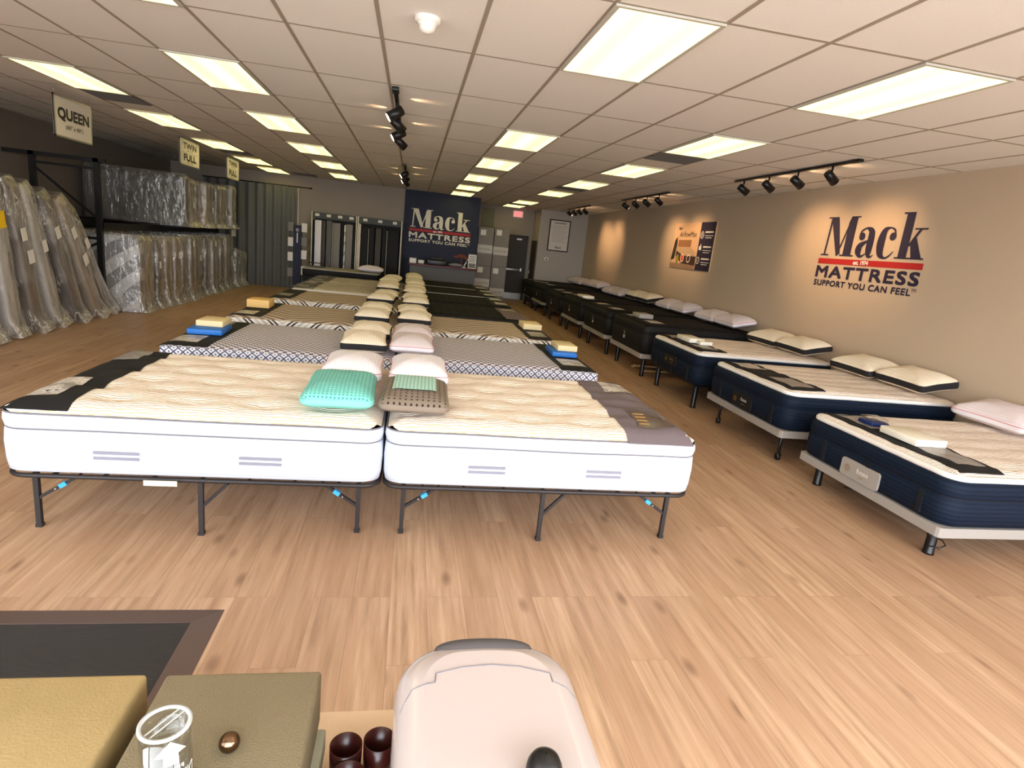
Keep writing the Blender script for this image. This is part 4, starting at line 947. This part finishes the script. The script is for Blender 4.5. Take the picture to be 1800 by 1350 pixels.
# curtain on a rod
cu = thing('curtain', 'dark grey pleated curtain hanging on a black rod at the back left', 'curtain', (-4.0, 17.5, 0))
B().grid(150, 6, lambda u, v: (-1.55 + 2.3 * u, .045 * math.sin(u * 62 + .6 * math.sin(u * 9)) * (1 - .25 * v), .004 + 2.716 * v)).build('fabric', M['curtain'], cu)
B().tube([(-1.6, 0, 2.74), (1.15, 0, 2.74)], .013, 8).tube([(1.15, 0, 2.74), (1.19, 0, 2.74)], .024, 10).build('rod', M['plastic_black'], cu)
for i in range(14): B().tube([(-1.5 + i * .17 + .022 * math.cos(k * PI / 4), 0, 2.735 + .03 * math.sin(k * PI / 4)) for k in range(8)], .004, 5, closed=True).build('ring', M['metal'], cu)
tag(B().tube([(-3.2, 17.72, .1), (-3.2, 17.72, 2.72)], .02, 8).build('wall_conduit', M['cream_ink']), 'thin pale vertical pipe on the back wall right of the curtain', 'pipe')
# bench bed under the display racks
bb = mattress('twin_mattress', 1.84, .98, [(0, -.01), (.01, 0), (.15, .004), (.19, 0)], M['uph'], M['black_side'], (.185,), M['white_trim'], .02, .1, None, 0, .06, (20, 14), .003, seed=4)
bb.location = (-1.72, 15.80, .55); bb['label'] = 'low black-sided twin mattress lying crosswise before the sample racks'; reg('TW', bb)
bs = thing('black_bed_base', 'black base under the crosswise twin mattress', 'bed base', (-1.72, 15.80, 0))
B().box(-.92, .92, -.48, .48, .10, .55).build('box_base', M['black_side'], bs)
for sx in (-1, 1):
    for s_ in (-1, 1): B().box(sx * .86 - .03, sx * .86 + .03, s_ * .42 - .03, s_ * .42 + .03, 0, .10).build('leg', M['plastic_black'], bs)
put_pillow('blush', 'TW', -1.02, 15.72, 'lone blush pillow on the crosswise twin mattress', PI / 2)
tray = thing('display_tray', 'black wire tray at the left end of the crosswise twin mattress', 'tray', (-2.38, 15.85, .765))
B().box(-.2, .2, -.16, .16, 0, .015).build('tray_base', M['plastic_black'], tray)
B().tube(rr(.2, .16, .03, 4, 2, .09), .007, 6, closed=True).build('rim', M['steel_dark'], tray)
for sx in (-1, 1):
    for s_ in (-1, 1): B().tube([(sx * .19, s_ * .15, .01), (sx * .19, s_ * .15, .09)], .006, 6).build('post', M['steel_dark'], tray)

# cartons right of the panel
def carton(label, x0, x1, y, z0, z1, lab_z, tagz):
    t = thing('carton', label, 'carton', ((x0 + x1) / 2, y + .3, z0), 'grey mattress cartons'); w = (x1 - x0) / 2
    B().box(-w, w, -.28, .28, 0, z1 - z0, .004, 1).build('box', M['box_grey'], t)
    flat('label_band', rect(-w, w, lab_z - .12, lab_z + .12), (0, -.28, 0), (1, 0, 0), UP, M['box_label'], t, .002)
    flat('lettering', off(text2d('AirflowMax', w=w * 1.6), 0, lab_z), (0, -.28, 0), (1, 0, 0), UP, M['vent'], t, .004)
    flat('shipping_tag', rect(-w + .06, -w + .22, tagz - .08, tagz + .08), (0, -.28, 0), (1, 0, 0), UP, M['tag'], t, .003)
carton('lower left grey carton beside the navy panel', 1.90, 2.36, 18.0, 0, 1.12, .62, 1.0)
carton('upper left grey carton beside the navy panel', 1.90, 2.36, 18.0, 1.125, 2.25, .50, .98)
carton('lower right grey carton next to the exit door', 2.40, 2.86, 18.15, 0, 1.14, .36, 1.0)
carton('upper right grey carton next to the exit door', 2.40, 2.86, 18.15, 1.145, 2.27, .46, 1.0)

# ------------------------------------------------------------------ left racks and wrapped mattresses
rk = thing('pallet_rack', 'black steel rack holding wrapped mattresses along the left wall', 'rack', (-5.4, 10.95, 0))
def upright(y, parent):
    u = B()
    for x in (.32, -.6): u.box(x - .04, x + .04, y - .035, y + .035, 0, 2.46)
    u.build('upright', M['rack'], parent)
    b = B(); b.bar((.32, y, 2.30), (-.6, y, 2.30), .04).bar((.32, y, 1.2), (-.6, y, 1.2), .04).bar((.32, y, 1.5), (-.6, y, 2.25), .03).bar((-.6, y, .6), (.32, y, 1.15), .03)
    b.build('brace', M['rack'], parent)
upright(0, rk); upright(5.9, rk)
B().box(.28, .36, 0, 5.9, 1.34, 1.46).box(-.64, -.56, 0, 5.9, 1.34, 1.46).build('shelf_beam', M['rack'], rk)
B().box(-1.0, .85, 1.9, 5.85, 1.46, 1.475).build('shelf_deck', M['rack'], rk)
B().box(-1.0, .45, -.035, .035, 2.40, 2.46).build('top_tie', M['rack'], rk)
wcols = [P('wrapped_tan', (138, 121, 103), .8, var=.1), P('wrapped_taupe', (98, 84, 72), .8, var=.1), P('wrapped_brown', (58, 48, 44), .8, var=.1), P('wrapped_white', (222, 222, 224), .8, var=.04), P('wrapped_grey', (114, 108, 102), .8, var=.08), P('wrapped_beige', (164, 146, 124), .8, var=.08)]
t_ = NT('swirl_ticking'); sx_ = t_.sep(t_.xyz()); 
wv = t_.n('ShaderNodeTexWave'); wv.wave_type = 'RINGS'; wv.rings_direction = 'SPHERICAL'; wv.inputs['Scale'].default_value = .8; wv.inputs['Distortion'].default_value = 2.5
mp_ = t_.n('ShaderNodeMapping'); mp_.inputs['Location'].default_value = (-1.7, 0, .7); t_.l(t_.xyz(), mp_.inputs[0]); t_.l(mp_.outputs[0], wv.inputs['Vector'])
t_.set(t_.ramp(wv.outputs['Fac'], [(.0, lin((214, 214, 216))), (.42, lin((208, 208, 210))), (.50, lin((126, 126, 132))), (1.0, lin((136, 136, 142)))]), .7); swirl = t_.m
def wrapped(label, X1, y, dep, th, ht, body, tags=(), z=0, tilt=0, seed=0, film='film', ears=True, edge=None, yaw=0):
    """mattress on edge, wrapped in plastic; X1 = aisle end, y = its front face; depth dep along -X"""
    t = thing('wrapped_mattress', label, 'wrapped mattress', (X1 - dep / 2, y + th / 2, z + (.025 if tilt else .004)), 'plastic-wrapped mattresses on the left', (tilt, 0, yaw))
    a, b = dep / 2 - .03, th / 2 - .02
    zs = [.01, .03, .08, ht * .3, ht * .6, ht - .09, ht - .04, ht - .015]; ins = [.03, .008, 0, 0, 0, 0, .012, .04]
    B().loft([[(x, yv, zz) for x, yv, _ in rr(a - i_, b - i_ * .8, .05, 4, 4)] for zz, i_ in zip(zs, ins)]).build('mattress_body', body, t)
    if edge is not None:
        e_ = B()
        for k in (-1, 1): e_.tube([(a + .004, k * (b - .015), .08), (a + .004, k * (b - .015), ht - .08)], .008, 6)
        e_.build('tape_edge', edge, t)
    lo = []; nz = 16
    for i in range(nz + 1):
        v = i / nz; zz = .004 + (ht + .015) * v
        flare = (.10 * max(0, 1 - v * 9) if ears else .02 * max(0, 1 - v * 9)); top = .05 * max(0, (v - .93) / .07) ** 2
        l = []
        for (x, yv, _) in rr(dep / 2 - .005, th / 2 - .002, .04, 5, 9):
            nn = noise.noise(Vector((x * 3 + seed * 3.1, yv * 7, zz * 2.3))) + .6 * noise.noise(Vector((x * 9 + seed, yv * 19, zz * 4.5)))
            f_ = .018 * nn; k = 1 if x > 0 else 0
            l.append((x + (flare if x > dep / 2 - .08 else 0) + (f_ if abs(x) > dep / 2 - .05 else 0) - top * (1 if x > 0 else -1), yv * (1 - top * 2) + (f_ * .8 if abs(yv) > th / 2 - .04 else 0), zz + .012 * nn))
        lo.append(l)
    B().loft(lo, True, True).build('plastic_wrap', M[film], t)
    for (ty, tz, w_, h_, m_) in tags:
        B().box(dep / 2 + .012, dep / 2 + .017, ty - w_ / 2, ty + w_ / 2, tz - h_ / 2, tz + h_ / 2).build('paper_tag', M[m_], t)
    return t
random.seed(11)
# upright queen mattresses leaning towards the front
bods = [2, 2, 3, 1, 3, 2, 5, 1]
names = ['', 'leftmost leaning mattress in plastic, dark brown, cut off by the picture edge', 'white quilted mattress in plastic, second from the left of the leaning ones', 'taupe mattress in plastic, third from the left of the leaning ones', 'white mattress in plastic, fourth from the left of the leaning ones', 'dark brown leaning mattress in plastic, third from the black rack post', 'pale beige leaning mattress in plastic, second from the black rack post', 'taupe leaning mattress in plastic nearest the black rack post']
for i in range(1, 8):
    yb_ = 7.2 + .5 * i; yt_ = 7.3 + .335 * i; ht = 1.98 - .01 * (i % 3)
    tg = [(random.uniform(-.04, .04), 1.22 + random.uniform(-.1, .25), .10, .16, 'tag')]
    if i == 2: tg = [(-.02, 1.45, .15, .2, 'tag_y')]
    if i in (3, 6): tg.append((.03, 1.0, .12, .17, 'tag'))
    wrapped(names[i], -4.86 + random.uniform(-.05, .04), yb_, 1.5, .265, ht, wcols[bods[i]], tg, 0, math.asin((yb_ - yt_) / ht), i)
NUM = ['', 'first', 'second', 'third', 'fourth', 'fifth', 'sixth', 'seventh', 'eighth', 'ninth', 'tenth', 'eleventh', 'twelfth', 'thirteenth', 'last']
# floor level: full-size mattresses on edge
first_lab = 'swirl-patterned white and grey mattress in plastic at the front of the lower rack'
seq = [4, 5, 2, 0, 0, 1, 4, 1, 0, 2, 0, 5, 1, 0, 1]
wrapped(first_lab, -4.50, 10.98, 1.86, .27, 1.29, swirl, (), 0, 0, 20, edge=M['door'])
for i in range(1, 15):
    tg = [(random.uniform(-.05, .05), random.uniform(.7, 1.15), .07, .12, 'tag')] if i % 2 == 0 else []
    wrapped('wrapped mattress under the rack shelf, %s behind the swirl-patterned one' % NUM[i], -4.48 + random.uniform(-.06, .05), 10.98 + .36 * i, 1.8, .29, 1.27 + random.uniform(-.04, .04), wcols[seq[i]], tg, 0, 0, 30 + i)
wrapped('big dark grey mattress in shiny plastic at the front of the upper rack shelf', -4.46, 13.0, 1.85, .27, 1.0, P('wrapped_charcoal', (92, 88, 84), .7, var=.05), (), 1.475, 0, 60, 'film_big')
for i in range(1, 10):
    tg = [(0, random.uniform(.25, .5), .07, .12, 'tag')] if i % 3 == 1 else []
    wrapped('wrapped mattress on the upper rack shelf, %s behind the big grey one' % NUM[i], -4.45 + random.uniform(-.06, .05), 13.0 + .36 * i, 1.8, .29, .97 + random.uniform(-.05, .06), wcols[seq[14 - i]], tg, 1.475, 0, 70 + i)
for i in range(4):
    wrapped('small wrapped mattress beyond the rack by the curtain, %s' % ('nearest', 'second', 'third', 'farthest')[i], -4.44, 16.42 + .25 * i, 1.3, .22, .97 - .03 * i, wcols[(2, 1, 0, 2)[i]], (), 0, 0, 90 + i)
tag(B().box(-4.62, -4.60, 16.6, 16.9, 1.28, 1.9).build('white_placard', M['tag']), 'white placard hanging at the far end of the black rack', 'placard')

# slats on the floor, power cord
for i, (x, y, l, a) in enumerate(((3.98, 9.55, .8, .3), (4.05, 9.45, .9, .12), (3.95, 9.32, .7, -.1), (4.25, 9.15, 1.2, .05))):
    o = B().box(-l / 2, l / 2, -.035, .035, 0, .018).build('wooden_slat', M['slat']); o.location = (x + .25, y, .001 + .019 * (i if i < 3 else 0)); o.rotation_euler = (0, 0, a)
    tag(o, 'pale wooden slat on the floor under the nearest black right-wall bed, %s' % ('lowest of the pile', 'middle of the pile', 'top of the pile', 'longest, lying apart')[i], 'wooden slat', 'loose bed slats')
cb = [(3.75 + .06 * math.cos(t * .9), 3.21 + .06 * math.sin(t * .9), .03 + .01 * t) for t in range(10)] 
tag(B().tube(cb, .004, 6).build('power_cord', M['plastic_black']), 'black power cord looped round the front leg of the nearest right-wall bed', 'cord')
tag(B().tube([(3.95 + .05 * t, 4.35 - .06 * t + .05 * math.sin(t), .006) for t in range(14)], .004, 6).build('power_cord', M['plastic_black']), 'black power cord trailing on the floor under the nearest right-wall bed', 'cord')

# ------------------------------------------------------------------ door mat and the front counter
dm = thing('door_mat', 'charcoal ribbed entrance mat with brown rubber edge', 'mat', (-2.1, 1.55, 0))
B().box(-1.24, 1.23, -.45, .94, 0, .010).build('carpet', M['mat_carpet'], dm)
rim = B()
def ramp_strip(x0, x1, y0, y1, side):
    pass
o4 = [(-1.36, -.57), (1.34, -.57), (1.34, 1.05), (-1.36, 1.05)]; i4 = [(-1.24, -.45), (1.23, -.45), (1.23, .94), (-1.24, .94)]
for k in range(4):
    a_, b_2 = o4[k], o4[(k + 1) % 4]; c_, d_ = i4[(k + 1) % 4], i4[k]
    rim.add([a_ + (0.001,), b_2 + (0.001,), c_ + (.014,), d_ + (.014,)], [(0, 1, 2, 3)])
    rim.add([d_ + (.014,), c_ + (.014,), c_ + (.008,), d_ + (.008,)], [(0, 1, 2, 3)])
rim.build('rubber_rim', M['mat_rim'], dm)
CT = .93
dk = thing('front_counter', 'beige-topped counter at the bottom edge holding the foam samples', 'counter', (-.45, .40, 0))
B().box(-.85, .66, -.45, .548, CT - .03, CT, .003, 1).build('countertop', M['beige_top'], dk)
B().box(-.82, .62, -.42, .48, 0, CT - .03).build('cabinet', M['wall_dark'], dk)
FZ = 1.10
def foam_stack(name, label, x0, x1, y0, y1, mat, ex):
    t = thing(name, label, 'foam sample', ((x0 + x1) / 2, (y0 + y1) / 2, CT), 'memory foam samples on the front counter'); w, d_ = (x1 - x0) / 2, (y1 - y0) / 2
    B().box(-w, w, -d_, d_, .075, FZ - CT, .006, 3).build('foam_top', M[mat], t)
    B().box(-w - .004, w + ex, -d_, d_ - .02, .035, .075, .003, 2).build('middle_layer', P('grey_green_foam', (150, 150, 132), .6), t)
    B().box(-w - .008, w + 2 * ex, -d_, d_ - .06, 0, .035, .003, 2).build('bottom_layer', P('pale_grey_foam', (190, 184, 172), .6), t)
    return t
foam_stack('memory_foam_sample', 'thick tan memory foam slab at the lower left corner', -.90, -.361, .50, .851, 'foam_tan', .006)
foam_stack('memory_foam_sample', 'taupe memory foam slab carrying the steel ball', -.333, -.101, .45, .849, 'foam_taupe', .012)
bl = B(); bl.lathe([(.0135 * math.sin(PI * k / 16) + 1e-5, -.0135 * math.cos(PI * k / 16)) for k in range(17)], 24)
o = bl.build('steel_ball', M['ball']); o.location = (-.2, .70, FZ + .0125); tag(o, 'shiny brown steel ball resting on the taupe foam slab', 'ball')
# clear drop tube with divider
tu = thing('drop_tube', 'clear acrylic tube with white lettering standing on the taupe foam slab', 'tube', (-.256, .6425, FZ + .001))
Rt, Ht = .0285, .10
B().lathe([(Rt, 0), (Rt, Ht), (Rt - .003, Ht), (Rt - .003, 0), (Rt, 0)], 40).build('wall', M['clear'], tu)
B().lathe([(Rt + .0008, Ht - .002), (Rt + .0008, Ht + .001), (Rt - .0038, Ht + .001), (Rt - .0038, Ht - .002)], 40).build('rim', P('frosted_rim', (176, 178, 176), .3), tu)
b = B()
ang = 1.05; cx, sx2 = math.cos(ang), math.sin(ang)
for off_ in (-.004, .004):
    nx, ny = -sx2 * off_, cx * off_
    b.add([(nx - cx * (Rt - .003), ny - sx2 * (Rt - .003), 0), (nx + cx * (Rt - .003), ny + sx2 * (Rt - .003), 0), (nx + cx * (Rt - .003), ny + sx2 * (Rt - .003), Ht), (nx - cx * (Rt - .003), ny - sx2 * (Rt - .003), Ht)], [(0, 1, 2, 3)])
b.build('divider', M['clear'], tu)
b = B()
for off_ in (-.004, .004):
    nx, ny = -sx2 * off_, cx * off_
    b.bar((nx - cx * (Rt - .003), ny - sx2 * (Rt - .003), Ht), (nx + cx * (Rt - .003), ny + sx2 * (Rt - .003), Ht), .0012)
b.build('divider_edge', M['rim'] if 'rim' in M else MC['frosted_rim'], tu)
def wrap_text(sh, zc, a0, name):
    vs = [(Rt * 1.012 * math.cos(a0 + x / Rt), Rt * 1.012 * math.sin(a0 + x / Rt), zc + y) for x, y in [p[:2] for p in sh[0]]]
    B().add(vs, sh[1]).build(name, M['white_ink'], tu)
mir = lambda sh: ([(-p[0], p[1]) for p in sh[0]], [f[::-1] for f in sh[1]])
A0 = PI / 2 + 3.3      # lettering reads from behind, so it is mirrored here
wrap_text(mir(text2d('FEEL THE', w=.040, h=.006)), .054, -PI / 2 + .35, 'lettering')
wrap_text(mir(text2d('DIFFERENCE', w=.066, h=.017)), .038, -PI / 2 + .45, 'lettering')
wrap_text(mir(poly([(-.008, 0), (.008, 0), (.008, .014), (.018, .014), (0, .034), (-.018, .014), (-.008, .014)])), .062, -PI / 2 + .55, 'arrow_print')
# lacquered cups
cupm = B().lathe([(.001, .003), (.022, .003), (.0225, .004), (.0245, .062), (.0258, .062), (.0245, 0), (.001, 0)], 32)
cme = cupm.mesh('cup')
cme.materials.append(M['cup'])
for x, y, lab in ((-.002, .815, 'dark red lacquered cup nearest the white appliance'), (-.0545, .807, 'dark red lacquered cup beside the taupe foam slab'), (-.046, .752, 'dark red lacquered cup cut off at the bottom edge')):
    c = bpy.data.objects.new('cup', cme); COL.objects.link(c); c.location = (x, y, CT + .001); tag(c, lab, 'cup', 'lacquered cups on the front counter')
# white appliance
AP = thing('white_appliance', 'glossy pearl-white rounded appliance with grey rear handle at the bottom centre', 'appliance', (.156, .63, CT))
aw, ad = .142, .195
PRF = [(0, .012), (.01, .004), (.08, 0), (.185, 0), (.208, .005), (.222, .014), (.230, .026), (.2345, .042)]
def ap_loop(z, ins):
    l = []
    for x, y, _ in rr(aw - ins, ad - ins, .058, 10, 8):
        k = 1 - .02 * max(0, (y + ad) / (2 * ad)); bow = .024 * (1 - (x / aw) ** 2) if y > 0 else 0
        l.append((x * k, y + bow, z))
    return l
B().loft([ap_loop(z, i_) for z, i_ in PRF], True, True).build('shell', M['appliance'], AP)
def shz(ins):
    for (z0, i0), (z1, i1) in zip(PRF[3:], PRF[4:]):
        if i0 <= ins <= i1: return z0 + (z1 - z0) * (ins - i0) / (i1 - i0)
    return PRF[-1][0]
seam = [(-.1325, .075), (-.116, .102), (-.083, .109), (-.081, .128), (-.04, .140), (.006, .144), (.05, .138), (.095, .122), (.095, .104), (.118, .096), (.1300, .08)]
sp_ = []
for (x0, y0), (x1, y1) in zip(seam, seam[1:]):
    for q in range(6):
        x, y = x0 + (x1 - x0) * q / 6, y0 + (y1 - y0) * q / 6
        ins = max(0, aw * (1 - .02 * (y + ad) / (2 * ad)) - abs(x)); sp_.append((x, y, shz(ins) + .0004))
B().tube(sp_, .0009, 5).build('lid_seam', M['seam'], AP)
hp = []; hr = []
for q in range(25):
    u_ = -1 + q / 12; x = u_ * .083; hp.append((x, ad + .024 * (1 - (x / aw) ** 2) - .022, .221)); hr.append(.016 * math.sqrt(max(0, 1 - u_ ** 4)) + .001)
B().tube(hp, hr, 12).build('rear_handle', M['handle_grey'], AP)
B().lathe([(.021, .225), (.0225, .252), (.0215, .260), (.017, .269), (.010, .274), (.001, .276)], 24, (.043, -.062, 0)).build('black_knob', M['plastic_black'], AP)
